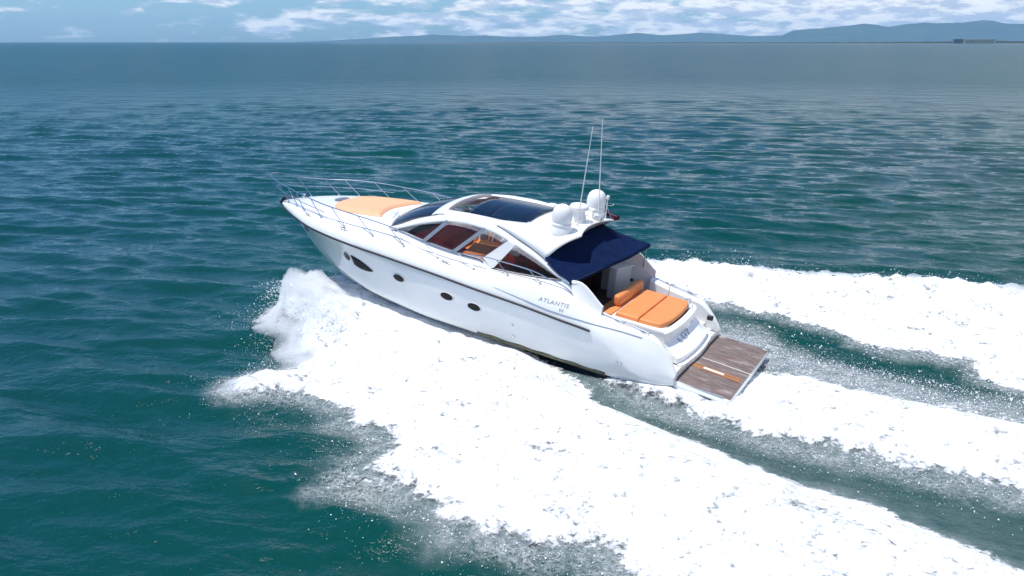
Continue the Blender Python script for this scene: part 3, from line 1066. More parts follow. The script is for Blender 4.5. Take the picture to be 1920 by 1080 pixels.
# forward cockpit seat and bolster
cs = MB()
cs.hexa([(2.30, -1.35, 1.14), (2.95, -1.35, 1.14), (2.95, 1.30, 1.14), (2.30, 1.30, 1.14)], [(2.30, -1.35, 1.34), (2.95, -1.35, 1.34), (2.95, 1.30, 1.34), (2.30, 1.30, 1.34)], 0.05)
cso = cs.build('cockpit_seat', MAT['orange'], yacht)
csb = MB()
csb.box(2.32, 2.90, -1.38, 1.28, 0.95, 1.14, 0.02)
csb.build('seat_base', MAT['liner'], cso)
bl = MB()
bl.hexa([(2.36, -1.42, 1.46), (2.64, -1.42, 1.46), (2.64, 0.48, 1.46), (2.36, 0.48, 1.46)], [(2.40, -1.42, 1.80), (2.62, -1.42, 1.80), (2.62, 0.48, 1.80), (2.40, 0.48, 1.80)], 0.09, 4)
blo = bl.build('bolster', MAT['orange'], yacht)
bb = MB()
bb.box(2.34, 2.60, -1.42, 1.10, 1.20, 1.46, 0.03)
bb.build('bolster_base', MAT['orange'], blo)

# aft sun pad: base and two cushions
def pad_outline(x0, x1, round_aft):
    return x0, x1


spb = MB()
P = []
prof = [(0.72, 1.475, 1.30), (0.62, 1.47, 1.34), (0.56, 1.43, 1.35), (0.57, 1.36, 1.33), (0.56, 1.12, 1.28), (0.30, 0.93, 1.30), (0.10, 0.80, 1.34), (0.10, 0.66, 1.34), (-0.02, 0.64, 1.40), (-0.03, 0.44, 1.40)]
for (x, z, hw) in prof:
    row = []
    for u in np.linspace(-1, 1, 25):
        row.append((x - 0.10 * (1 - u * u) + (0.05 * abs(u) ** 8), u * hw, z))
    P.append(row)
spb.grid(P)
for s in (1, -1):
    P = []
    for (x, z, hw) in prof[:8]:
        P.append([(x + 0.05, s * hw, z), (x + (2.25 - x) * 0.5, s * hw * 0.99, z), (2.25, s * hw * 0.97, z)])
    spb.grid(P, flip=(s < 0))
spb.poly([(0.7, -1.3, 1.474), (2.3, -1.26, 1.474), (2.3, 1.26, 1.474), (0.7, 1.3, 1.474)])
trm = spb.build('transom', MAT['gelcoat'], yacht, sharp=35)
for (xa, xf, off) in ((0.76, 1.475, 0), (1.495, 2.20, 1)):
    c = MB()
    P = []
    for v in (np.sin(np.linspace(-1, 1, 26) * math.pi / 2) + 1) / 2:
        row = []
        for u in np.sin(np.linspace(-1, 1, 44) * math.pi / 2):
            hw = 1.19 if off else 1.19 - 0.05 * (1 - v) ** 3
            ed = (1 - abs(u) ** 40) * (1 - abs(2 * v - 1) ** 22)
            xx = xa + (xf - xa) * v - (0.09 * (1 - u * u) * (1 - v) if not off else 0.0) + (0.07 * abs(u) ** 9 * (1 - v) if not off else 0)
            row.append((xx, u * hw, 1.475 + 0.135 * max(ed, 0.0) ** 0.3 + 0.004 * math.sin(u * 9 + v * 4)))
        P.append(row)
    c.grid(P, flip=True)
    c.build('sun_cushion', MAT['orange'], yacht, sharp=75)

# transom grab rail and emblem
em = MB()
def tr_pt(y, h):   # point on the sloping transom panel
    k = h
    return np.array([0.545 - 0.26 * k - 0.10 * (1 - (y / 1.3) ** 2) - 0.012, y, 1.11 - 0.19 * k])


def stroke(a, b, w=0.022):
    A, B = tr_pt(*a), tr_pt(*b)
    em.tube([tuple(A), tuple(B)], w, 6)


for (a, b) in (((0.62, 0.05), (0.62, 0.42)), ((0.62, 0.42), (0.44, 0.42)), ((0.34, 0.0), (0.34, 0.42)), ((0.34, 0.42), (0.12, 0.42)), ((0.12, 0.42), (0.12, 0.0)), ((0.12, 0.0), (0.34, 0.0)), ((0.02, -0.05), (-0.08, 0.2)), ((-0.18, -0.05), (-0.08, 0.2)), ((-0.08, 0.2), (-0.08, 0.42))):
    stroke(a, b)
em.build('transom_emblem', MAT['chrome'], trm)
hr = MB()
hr.tube([(0.95, -1.20, 1.60), (0.78, -1.22, 1.66), (0.70, -0.95, 1.66), (0.70, -0.85, 1.60)], 0.012, 7)
hr.build('grab_rail', MAT['steel'], trm)
hr = MB()
hr.tube([(1.48, -1.16, 1.58), (1.48, -1.19, 1.95)], 0.012, 7)
hr.build('grab_rail', MAT['steel'], trm)

# boarding steps each side of the sun pad
for s in (1, -1):
    stp = MB()
    for (x0, x1, z) in ((-0.02, 0.36, 0.62), (0.36, 0.74, 0.82), (0.74, 2.3, 1.00)):
        y0, y1 = (1.30, 1.86)
        stp.box(x0, x1, min(s * y0, s * y1), max(s * y0, s * y1), 0.35, z, 0.02)
    stp.build('boarding_steps', MAT['step'], yacht)
tl = MB()
tl.box(0.12, 0.30, -1.72, -1.60, 0.98, 1.12, 0.02)
tl.build('transom_speaker', MAT['blackout'], trm)

# ------------------------------------------------------------------ swim platform
def rrect(x0, x1, y0, y1, r, z, n=6):
    L = []
    for (cx, cy, a0) in ((x1 - r, y1 - r, 0), (x0 + r, y1 - r, 90), (x0 + r, y0 + r, 180), (x1 - r, y0 + r, 270)):
        for i in range(n + 1):
            t = rad(a0 + 90 * i / n)
            L.append((cx + r * math.cos(t), cy + r * math.sin(t), z))
    return L


def ptilt(L):  # the platform drops slightly aft
    return [(x, y, z + 0.05 * x) for x, y, z in L]


sp = MB()
sp.prism(ptilt(rrect(-1.62, 0.0, -2.0, 2.0, 0.14, 0.20)), ptilt(rrect(-1.66, 0.0, -2.03, 2.03, 0.14, 0.38)))
sp.prism(ptilt(rrect(-1.66, 0.0, -2.03, 2.03, 0.14, 0.381)), ptilt(rrect(-1.63, 0.0, -2.0, 2.0, 0.13, 0.465)))
plat = sp.build('swim_platform', MAT['gelcoat'], yacht, sharp=30)
for (y0, y1) in ((-1.93, -0.035), (0.035, 1.93)):
    tk = MB()
    tk.prism(ptilt(rrect(-1.62, -0.05, y0, y1, 0.03, 0.466)), ptilt(rrect(-1.62, -0.05, y0, y1, 0.03, 0.482)))
    tk.build('teak_deck', MAT['teak'], plat, smooth=False)
tk = MB()
tk.prism(ptilt(rrect(-1.52, -0.14, 0.52, 0.78, 0.015, 0.483)), ptilt(rrect(-1.52, -0.14, 0.52, 0.78, 0.015, 0.492)))
ins = tk.build('passerelle_hatch', MAT['teak_orange'], plat, smooth=False)
tk = MB()
tk.prism(ptilt(rrect(-1.05, -0.45, 0.60, 0.70, 0.01, 0.493)), ptilt(rrect(-1.05, -0.45, 0.60, 0.70, 0.01, 0.499)))
tk.build('hatch_rail', MAT['dome'], ins, smooth=False)
for s in (1, -1):
    tk = MB()
    tk.box(-1.45, -0.1, s * 1.985 - 0.014, s * 1.985 + 0.014, 0.40, 0.455, 0.006)
    tk.build('platform_side_trim', MAT['mullion'], plat, smooth=False)
vt = MB()
vt.hexa([(-1.16, 1.99, 0.245), (-0.80, 1.99, 0.265), (-0.80, 2.045, 0.265), (-1.16, 2.045, 0.245)], [(-1.16, 1.99, 0.285), (-0.80, 1.99, 0.305), (-0.80, 2.045, 0.305), (-1.16, 2.045, 0.285)], 0.006)
vt.build('platform_vent', MAT['rail_rubber'], plat, smooth=False)
hg = MB()
for i in range(1):
    ya = np.linspace(-1.90, 1.98, 30)
    P = []
    for y in ya:
        c = 0.10 * (1 - (y / 1.95) ** 2)
        P.append([(0.02 - c, y, 0.47), (-0.06 - c * 0.55, y, 0.492), (-0.065 - c * 0.55, y, 0.455)])
    hg.grid(P)
hg.build('hinge_tread', MAT['teak_dark'], plat, sharp=30, solid=0.02)
hb = MB()
hb.tube([(0.03, 1.72, 0.44), (0.06, 1.98, 0.36), (0.14, 2.08, 0.28)], 0.03, 8)
hb.build('platform_hinge', MAT['darksteel'], plat)
hb = MB()
hb.tube([(0.03, -1.72, 0.44), (0.0, -1.93, 0.44), (-0.3, -1.95, 0.42)], 0.03, 8)
hb.build('platform_hinge', MAT['darksteel'], plat)

# ================================================================== WATER
WB_ANG = np.deg2rad(78.0)
nw = 110
lam = np.exp(rng.uniform(np.log(0.5), np.log(5.2), nw))
ang = WB_ANG + rng.normal(0, 0.34, nw)
slope = 0.0200 * np.where(lam > 4.0, 0.7, 1.0) * np.where(lam < 1.2, 0.7, 1.0) * np.where((lam > 1.2) & (lam < 3.2), 1.3, 1.0)
amp = slope * lam / (2 * np.pi) * 1.35
phs = rng.uniform(0, 2 * np.pi, nw)
kx = np.cos(ang) * 2 * np.pi / lam
ky = np.sin(ang) * 2 * np.pi / lam


def waves(x, y, res):
    z = np.zeros_like(x)
    for i in range(nw):
        f = np.clip((lam[i] / res - 2.0) / 1.5, 0, 1)
        if np.max(f) <= 0:
            continue
        th = kx[i] * x + ky[i] * y + phs[i]
        z += f * amp[i] * (np.sin(th) - 0.25 * np.cos(2 * th))
    return z


def ground(x, y):
    dx, dy = x - BT[0], y - BT[1]
    return dx * HX[0] + dy * HX[1], dx * PX[0] + dy * PX[1]


# value-gradient noise
_perm = rng.permutation(512)
_gr = rng.uniform(0, 2 * np.pi, 512)


def perlin(x, y):
    xi = np.floor(x).astype(int); yi = np.floor(y).astype(int)
    xf = x - xi; yf = y - yi
    u = xf * xf * xf * (xf * (xf * 6 - 15) + 10); v = yf * yf * yf * (yf * (yf * 6 - 15) + 10)

    def g(ix, iy, fx, fy):
        a = _gr[(_perm[(ix + _perm[iy % 512]) % 512]) % 512]
        return np.cos(a) * fx + np.sin(a) * fy
    n00 = g(xi, yi, xf, yf); n10 = g(xi + 1, yi, xf - 1, yf)
    n01 = g(xi, yi + 1, xf, yf - 1); n11 = g(xi + 1, yi + 1, xf - 1, yf - 1)
    return (n00 * (1 - u) + n10 * u) * (1 - v) + (n01 * (1 - u) + n11 * u) * v


def fbm(x, y, octv=4, gain=0.5, lac=2.03):
    a, t, s = 1.0, 0.0, 0.0
    for i in range(octv):
        t = t + a * perlin(x + 17.3 * i, y - 9.1 * i); s += a
        x = x * lac; y = y * lac; a *= gain
    return t / s * 1.6


def sdf(poly, s, v):
    """signed distance to a polygon, positive inside"""
    P = np.array(poly, float)
    d2 = np.full(s.shape, 1e9); ins = np.zeros(s.shape, bool)
    for (a, b) in zip(P, np.roll(P, -1, 0)):
        e = b - a; w0 = s - a[0]; w1 = v - a[1]
        t = np.clip((w0 * e[0] + w1 * e[1]) / (e @ e), 0, 1)
        d2 = np.minimum(d2, (w0 - e[0] * t) ** 2 + (w1 - e[1] * t) ** 2)
        c = ((a[1] <= v) & (b[1] > v)) | ((b[1] <= v) & (a[1] > v))
        with np.errstate(divide='ignore', invalid='ignore'):
            xc = a[0] + (v - a[1]) / (b[1] - a[1]) * e[0]
        ins ^= c & (s < xc)
    d = np.sqrt(d2)
    return np.where(ins, d, -d)


def sst(x, a, b):
    t = np.clip((x - a) / (b - a), 0, 1)
    return t * t * (3 - 2 * t)


PORT_FOAM = [(13.4, -0.2), (14.1, 0.6), (14.5, 1.7), (14.3, 2.5), (13.85, 3.2), (13.2, 3.85), (12.2, 3.8), (11.6, 4.6), (11.0, 5.25), (10.45, 5.4), (10.15, 5.95), (10.35, 6.6), (10.75, 7.4), (10.5, 8.15), (10.0, 8.2), (9.3, 7.6), (8.4, 7.3), (7.6, 7.45), (6.8, 7.8), (6.55, 8.3), (5.4, 8.2), (5.0, 8.4), (4.85, 9.8), (4.6, 10.55), (3.9, 10.1), (2.6, 10.4), (1.3, 10.8), (0.5, 10.75), (-0.4, 10.4), (-1.3, 9.9), (-2.0, 10.4), (-5, 11.2), (-10, 12.0), (-18, 13.4),
             (-18, 9.8), (-8.0, 6.0), (-6.8, 5.55), (-5.4, 5.05), (-4.3, 5.15), (-2.8, 4.65), (-1.1, 4.25), (0.6, 3.45), (2.3, 2.45), (3.6, 1.9), (4.6, 1.45), (6.5, 1.2), (10.0, 0.6)]
STAR_FOAM = [(12.9, -0.3), (13.7, -1.2), (14.2, -2.3), (12.8, -4.0), (11.0, -5.6), (9.0, -7.6), (6.8, -8.6), (4.9, -9.05), (3.2, -9.35), (1.5, -9.85), (-0.5, -9.55), (-2.6, -9.65), (-3.9, -10.5), (-4.9, -10.2), (-6.6, -11.0), (-8.2, -10.4), (-12, -11.5), (-18, -13.0),
             (-18, -5.4), (-10, -3.9), (-8.2, -3.85), (-7.2, -4.0), (-6.9, -4.85), (-5.5, -4.75), (-4.3, -4.7), (-3.0, -5.4), (-0.9, -5.7), (1.5, -5.6), (2.6, -4.4), (4.0, -2.2), (6.5, -1.2), (10.0, -0.6)]
STERN_FOAM = [(2.7, 1.9), (1.6, 2.5), (0.6, 2.75), (-0.2, 2.85), (-0.9, 2.98), (-2.8, 3.4), (-4.5, 3.35), (-6.7, 3.4), (-8.4, 3.5), (-18, 4.6),
              (-18, 0.4), (-8.3, -0.75), (-7.3, -0.95), (-6.8, -0.95), (-5.1, -0.75), (-4.0, -1.0), (-3.1, -1.5), (-1.6, -1.5), (-0.6, -2.2), (0.6, -2.5), (2.0, -2.2)]
LACE = [(2.2, -1.8), (0.9, -4.9), (-0.9, -4.9), (-2.2, -3.9), (-3.6, -3.1), (-5.2, -2.3), (-7.0, -1.9), (-9.0, -1.6), (-18, -1.0), (-18, 0.8), (-5, 0.2), (0, -1.0)]


def wake_shape(s, v):
    """height the boat's wake adds to the sea"""
    z = np.zeros_like(s)
    aft = sst(-s, -14.0, -9.0)
    # thrown-out ridges
    for side, vc in ((1, 2.2 + 0.36 * (7.0 - s)), (-1, 2.2 + 0.36 * (7.0 - s) + 1.6)):
        vv = v * side
        vc = np.clip(vc, 1.8, 20)
        k = 0.34 if side > 0 else 0.42
        z += aft * k * np.exp(-((vv - vc - 1.0) / 1.5) ** 2) * sst(-s, -12, -6)
    # far side crest
    z += 0.42 * np.exp(-((-v - 8.4 - 0.10 * np.clip(4 - s, -6, 20)) / 1.1) ** 2) * sst(-s, -9.0, -4.0)
    # troughs beside the hull wake
    tp = 2.9 + 0.13 * np.clip(-s, 0, 30) + 0.25
    z -= 0.30 * np.exp(-((v - tp) / 0.9) ** 2) * sst(-s, -4.5, -0.5) * np.exp(-np.clip(-s, 0, 40) / 22)
    z -= 0.34 * np.exp(-((v + 3.6) / 1.1) ** 2) * sst(-s, -1.5, 3.0)
    # hollow behind the transom then the churned mound
    z -= 0.22 * np.exp(-((s + 1.4) / 1.3) ** 2 - (v / 1.7) ** 2)
    z += 0.30 * sst(-s, 2.0, 5.0) * np.exp(-((v - 1.3) / 1.7) ** 2) * np.exp(-np.clip(-s - 6, 0, 60) / 14)
    # lowered surface under the planing bottom
    z -= 0.75 * sst(-np.abs(v), -2.1, -1.3) * sst(s, -0.6, 0.6) * sst(-s, -9.5, -6.5)
    return z


def spray_height(s, v):
    av = np.abs(v)
    a = np.where(s > 13.1, np.exp(-((s - 13.1) / 0.9) ** 2), np.exp(-((s - 13.1) / 2.9) ** 2))
    vc = np.clip(1.95 + 0.46 * (13.3 - s), 1.4, 9)
    hgt = 1.28 * a * np.where(av < vc, np.exp(-((av - vc) / 1.85) ** 2), np.exp(-((av - vc) / 1.35) ** 2))
    b = np.exp(-((s - 10.3) / 1.2) ** 2 - ((v - 6.9) / 1.3) ** 2) * 0.28
    c = 0.55 * np.exp(-((s - 13.3) / 0.8) ** 2 - ((av - 3.1) / 0.7) ** 2)
    d = 0.27 * np.exp(-((av - 2.2) / 0.36) ** 2) * sst(-s, -2.6, -1.2) * sst(s, -1.6, -0.2)
    e = 0.26 * np.exp(-((av - 2.5) / 0.55) ** 2) * sst(s, 3.2, 5.2) * sst(-s, -9.5, -7.0)
    return hgt + b + c + d + e


def sea_z(x, y, res):
    s, v = ground(x, y)
    calm = 1 - 0.75 * np.exp(-np.clip(np.abs(v) - 4.0, 0, 50) ** 2 / 20.0) * sst(-s, -14, -6)
    return waves(x, y, res) * calm + wake_shape(s, v)


def add_float(me, name, arr):
    at = me.attributes.new(name, 'FLOAT', 'POINT')
    at.data.foreach_set('value', np.ascontiguousarray(arr, dtype=np.float32))


def grid_faces(n, m, keep=None):
    i = np.arange(n - 1)[:, None]; j = np.arange(m - 1)[None, :]
    a = i * m + j
    q = np.stack([a, a + 1, a + m + 1, a + m], -1).reshape(-1, 4)
    return q if keep is None else q[keep.reshape(-1)]


def big_mesh(name, co, quads, mat, smooth=True):
    me = bpy.data.meshes.new(name)
    me.vertices.add(len(co))
    me.vertices.foreach_set('co', np.ascontiguousarray(co, dtype=np.float32).ravel())
    k = quads.shape[1]
    me.loops.add(quads.size)
    me.loops.foreach_set('vertex_index', np.ascontiguousarray(quads, dtype=np.int32).ravel())
    me.polygons.add(len(quads))
    me.polygons.foreach_set('loop_start', np.arange(0, quads.size, k, dtype=np.int32))
    me.polygons.foreach_set('loop_total', np.full(len(quads), k, dtype=np.int32))
    me.polygons.foreach_set('use_smooth', np.full(len(quads), smooth))
    me.materials.append(mat)
    me.update(calc_edges=True)
    me.validate()
    o = bpy.data.objects.new(name, me)
    return link(o), me


def water_mat():
    m, t, p = new_mat('sea_water')
    g = t.add('ShaderNodeNewGeometry')
    aer = t.add('ShaderNodeAttribute', attribute_name='aeration')
    big = t.noise(t.vmul(g.outputs['Position'], (0.03, 0.012, 0.0)), 1.0, 3.0)
    base = t.mix(t.ramp(big, 0.35, 0.65), (0.0012, 0.048, 0.040), (0.0012, 0.042, 0.043))
    fine = t.noise(g.outputs['Position'], 2.3, 6.0, 0.65)
    af = t.math('MULTIPLY', aer.outputs['Fac'], t.ramp(fine, 0.25, 0.75, 0.45, 1.25), clamp=True)
    base = t.mix(af, base, (0.17, 0.21, 0.21))
    t.l.new(base, p.inputs['Base Color'])
    p.inputs['IOR'].default_value = 1.333
    ln = t.add('ShaderNodeVectorMath', operation='LENGTH')
    t.l.new(g.outputs['Position'], ln.inputs[0])
    t.l.new(t.ramp(ln.outputs['Value'], 40.0, 240.0, 0.045, 0.27), p.inputs['Roughness'])   # waves too small to model far out
    rot = t.add('ShaderNodeVectorRotate', rotation_type='Z_AXIS')
    t.l.new(g.outputs['Position'], rot.inputs['Vector'])
    rot.inputs['Angle'].default_value = math.radians(-78.0)
    pv = t.vmul(rot.outputs[0], (1.0, 0.42, 1.0))
    pw = t.vmul(rot.outputs[0], (1.0, 0.62, 1.0))
    t.l.new(t.ramp(ln.outputs['Value'], 18.0, 130.0, 0.46, 0.16), p.inputs['Specular IOR Level'])
    h0 = t.noise(pw, 8.5, 3.0, 0.6, 0.2)
    h1 = t.noise(pw, 2.1, 4.0, 0.55, 0.35)
    h2 = t.noise(pv, 0.75, 4.0, 0.52, 0.45)
    h3 = t.noise(pv, 0.23, 3.0, 0.5, 0.3)
    h = t.math('ADD', t.math('ADD', t.math('MULTIPLY', h0, 0.028), t.math('MULTIPLY', h1, 0.068)),
               t.math('ADD', t.math('MULTIPLY', h2, t.ramp(ln.outputs['Value'], 40.0, 250.0, 0.16, 0.30)), t.math('MULTIPLY', h3, t.ramp(ln.outputs['Value'], 40.0, 300.0, 0.40, 1.3))))
    h4 = t.noise(pv, 0.045, 4.0, 0.55, 0.3)
    h = t.math('ADD', h, t.math('MULTIPLY', t.math('MULTIPLY', h4, 4.5), t.ramp(ln.outputs['Value'], 150.0, 700.0)))
    bn = t.add('ShaderNodeBump')
    bn.inputs['Strength'].default_value = 1.0
    bn.inputs['Distance'].default_value = 1.0
    t.l.new(h, bn.inputs['Height'])
    t.l.new(bn.outputs[0], p.inputs['Normal'])
    return m


def foam_mat():
    m, t, p = new_mat('sea_foam')
    g = t.add('ShaderNodeNewGeometry')
    cov = t.add('ShaderNodeAttribute', attribute_name='cover')
    lac = t.add('ShaderNodeAttribute', attribute_name='lace')
    pos = g.outputs['Position']
    n1 = t.noise(pos, 1.7, 9.0, 0.70, 0.5)
    vor = t.add('ShaderNodeTexVoronoi', feature='DISTANCE_TO_EDGE')
    wv = t.add('ShaderNodeVectorMath', operation='ADD')
    nn = t.add('ShaderNodeTexNoise')
    nn.inputs['Scale'].default_value = 2.2
    nn.inputs['Detail'].default_value = 4.0
    t.l.new(pos, nn.inputs['Vector'])
    t.l.new(pos, wv.inputs[0])
    t.l.new(t.vmul(nn.outputs['Color'], (0.95, 0.95, 0.95)), wv.inputs[1])
    rl = t.add('ShaderNodeVectorRotate', rotation_type='Z_AXIS')
    t.l.new(wv.outputs[0], rl.inputs['Vector'])
    rl.inputs['Angle'].default_value = -math.atan2(HX[1], HX[0])
    flow = t.vmul(rl.outputs[0], (0.55, 1.35, 1.0))
    t.l.new(flow, vor.inputs['Vector'])
    vor2 = t.add('ShaderNodeTexVoronoi', feature='DISTANCE_TO_EDGE')
    t.l.new(flow, vor2.inputs['Vector'])
    vor2.inputs['Scale'].default_value = 10.5
    vor.inputs['Scale'].default_value = 4.6
    net = t.math('ADD', t.math('MULTIPLY', t.math('SUBTRACT', 1.0, t.ramp(vor.outputs['Distance'], 0.0, 0.20)), 0.62), t.math('MULTIPLY', t.math('SUBTRACT', 1.0, t.ramp(vor2.outputs['Distance'], 0.0, 0.22)), 0.45))
    speck = t.noise(pos, 11.0, 5.0, 0.7)
    # solid foam where cover is high, torn by noise near its edges
    nf = t.noise(pos, 6.5, 6.0, 0.68, 0.3)
    nm = t.math('ADD', t.math('MULTIPLY', n1, 0.5), t.math('MULTIPLY', nf, 0.5))
    thr = t.math('SUBTRACT', 1.02, cov.outputs['Fac'])
    solid = t.ramp(t.math('SUBTRACT', t.ramp(nm, 0.28, 0.72), thr), -0.10, 0.42)
    # web of bubbles
    web = t.math('MULTIPLY', t.math('ADD', t.math('MULTIPLY', net, 0.46), t.ramp(speck, 0.40, 0.78, 0.0, 0.40)), t.ramp(n1, 0.30, 0.62, 0.15, 1.0))
    web = t.math('MULTIPLY', web, lac.outputs['Fac'])
    rt = t.add('ShaderNodeVectorRotate', rotation_type='Z_AXIS')
    t.l.new(pos, rt.inputs['Vector'])
    rt.inputs['Angle'].default_value = -math.atan2(HX[1], HX[0])
    fl = t.noise(t.vmul(rt.outputs[0], (0.32, 2.6, 1.0)), 1.5, 7.0, 0.66, 0.5)
    solid = t.math('MULTIPLY', solid, t.ramp(fl, 0.22, 0.34, 0.80, 1.0))
    al = t.math('MAXIMUM', solid, web, clamp=True)
    tr = t.add('ShaderNodeBsdfTransparent')
    mx = t.add('ShaderNodeMixShader')
    t.l.new(al, mx.inputs[0])
    t.l.new(tr.outputs[0], mx.inputs[1])
    t.l.new(p.outputs[0], mx.inputs[2])
    t.l.new(mx.outputs[0], t.n['Material Output'].inputs[0])
    t.l.new(t.mix(t.ramp(fl, 0.30, 0.62), (0.68, 0.71, 0.73), (0.79, 0.81, 0.81)), p.inputs['Base Color'])
    p.inputs['Roughness'].default_value = 0.9
    p.inputs['Specular IOR Level'].default_value = 0.1
    bn = t.add('ShaderNodeBump')
    bn.inputs['Strength'].default_value = 0.55
    bn.inputs['Distance'].default_value = 0.24
    t.l.new(t.math('ADD', t.math('MULTIPLY', nm, 0.6), t.math('MULTIPLY', fl, 1.1)), bn.inputs['Height'])
    t.l.new(bn.outputs[0], p.inputs['Normal'])
    return m


WATER, FOAM = water_mat(), foam_mat()

# one sheet to the horizon, finer near the viewer
phi = np.concatenate([np.linspace(70, 42, 90)[:-1], np.linspace(42, 12, 420)[:-1], np.linspace(12, 1.0, 330)])
r_near = CAM_H / np.tan(np.deg2rad(phi))
r_far = np.exp(np.linspace(np.log(r_near[-1]), np.log(21500.0), 120))[1:]
R_ = np.concatenate([[0.02], r_near, r_far])
TH = np.deg2rad(np.concatenate([np.linspace(-84, -42, 180)[:-1], np.linspace(-42, 42, 1300), np.linspace(42, 84, 180)[1:]]))
RR, TT = np.meshgrid(R_, TH, indexing='ij')
X = RR * np.sin(TT); Y = RR * np.cos(TT) - 2.0
dr = np.gradient(R_)[:, None] * np.ones_like(TT)
res = np.maximum(dr, RR * np.gradient(TH)[None, :])
near = RR < 900
Z = np.zeros_like(X)
Z[near] = sea_z(X[near], Y[near], res[near])
S_, V_ = ground(X, Y)
aer = np.zeros_like(X)
nb = (np.abs(S_) < 22) & (np.abs(V_) < 18)
s1, v1 = S_[nb], V_[nb]
edge = fbm(s1 * 0.5, v1 * 0.5, 4)
a1 = np.maximum.reduce([sst(sdf(PORT_FOAM, s1, v1) + edge * 0.9, -0.8, 0.5) * 0.75, sst(sdf(STAR_FOAM, s1, v1) + edge * 0.6, -0.6, 0.4) * 0.75,
                        sst(sdf(STERN_FOAM, s1, v1) + edge * 0.4, -0.9, 0.4) * 0.8, sst(sdf(LACE, s1, v1) + edge * 0.8, -0.5, 0.8) * 0.62])
# aerated patches left outside the port foam
halo = sst(sdf(PORT_FOAM, s1, v1), -2.6, -0.2) * sst(fbm(s1 * 0.33 + 4, v1 * 0.33, 4), -0.15, 0.5) * 0.22 * sst(-s1, -12, -8)
band = np.exp(-((v1 - (3.4 + 0.13 * np.clip(-s1, 0, 30))) / 1.2) ** 2) * sst(-s1, -4.5, -1.5) * 0.22
aer[nb] = np.clip(np.maximum(a1, np.maximum(halo, band)), 0, 1)
sea, me = big_mesh('sea', np.stack([X, Y, Z], -1).reshape(-1, 3), grid_faces(*X.shape), WATER)
add_float(me, 'aeration', aer.ravel())
sea['kind'] = 'structure'

# foam sheet over the wake
ds = 0.05
sg_, vg_ = np.meshgrid(np.arange(-17.5, 15.5, ds), np.arange(-14.5, 13.9, ds), indexing='ij')
jit = rng.uniform(-0.35, 0.35, (2,) + sg_.shape) * ds
sg_ = sg_ + jit[0]; vg_ = vg_ + jit[1]
e1 = fbm(sg_ * 0.9 + 31, vg_ * 0.9, 5, 0.6)
e2 = fbm(sg_ * 0.35, vg_ * 0.35 + 12, 4)
dP = sdf(PORT_FOAM, sg_, vg_); dS = sdf(STAR_FOAM, sg_, vg_); dT = sdf(STERN_FOAM, sg_, vg_); dL = sdf(LACE, sg_, vg_)
outside = sst(vg_, 6.0, 8.5) * sst(-sg_, -9.0, -6.0)
wP = 0.5 + 0.55 * outside
cP = np.maximum(sst(dP + 0.28 * e1 + 0.15 * e2, -0.2, wP), 0)
cS = sst(dS + 0.30 * e1 + 0.10 * e2, -0.15, 0.4)
inner_s = sst(vg_, -6.2, -4.4)
cT = sst(dT + 0.30 * e1, -0.25, 0.75)
cover = np.maximum.reduce([cP, cS, cT])
lace = np.maximum.reduce([
    sst(dL + 0.5 * e1 + 0.5 * e2, -0.4, 0.9) * 1.0,
    sst(dP + 0.7 * e2 + 0.4 * e1, -0.75, 0.2) * sst(e2, -0.45, 0.25) * 0.85 * sst(vg_ - np.interp(sg_, [-18, -8, 0, 5], [11.6, 8.5, 7.0, 3.5]), -0.5, 0.5),
    sst(dS + 0.4 * e1, -0.6, 0.1) * 0.8,
    sst(dT + 0.3 * e1, -0.75, 0.1) * 0.7 * sst(-sg_, -3.0, 0.0)])
hull_in = (np.abs(vg_) < np.interp(sg_, [-0.2, 0.2, 8, 11, 13], [1.7, 1.75, 1.5, 0.5, 0.0])) & (sg_ > 0.1) & (sg_ < 12.6)
xw = BT[0] + sg_ * HX[0] + vg_ * PX[0]
yw = BT[1] + sg_ * HX[1] + vg_ * PX[1]
zb = sea_z(xw, yw, np.full_like(xw, 0.16))
lump = 0.5 + 0.5 * fbm(sg_ * 1.6, vg_ * 1.6 + 5, 5, 0.58)
lump2 = np.abs(fbm(sg_ * 0.55 + 8, vg_ * 0.8, 4, 0.55))
dm = np.maximum.reduce([dP, dS, dT])
thick = cover * (0.03 + 0.15 * lump + 0.22 * lump2) * sst(dm, 0.05, 1.3)
fine_l = 0.5 + 0.5 * fbm(sg_ * 4.2, vg_ * 4.2 + 3, 4, 0.6)
spr = spray_height(sg_, vg_) * sst(np.maximum(dP, np.maximum(dS, dT)), -0.1, 0.6) * (0.70 + 0.36 * lump + 0.10 * fine_l)
crest = 0.36 * np.exp(-((vg_ + 8.7 + 0.12 * np.clip(3 - sg_, -6, 20)) / 0.75) ** 2) * sst(-sg_, -9, -4) * np.clip(0.15 + 1.5 * (0.5 + 0.5 * fbm(sg_ * 1.5, vg_ * 0.8, 5, 0.68)), 0, 2)
zf = zb + 0.03 + thick + spr + crest * cS
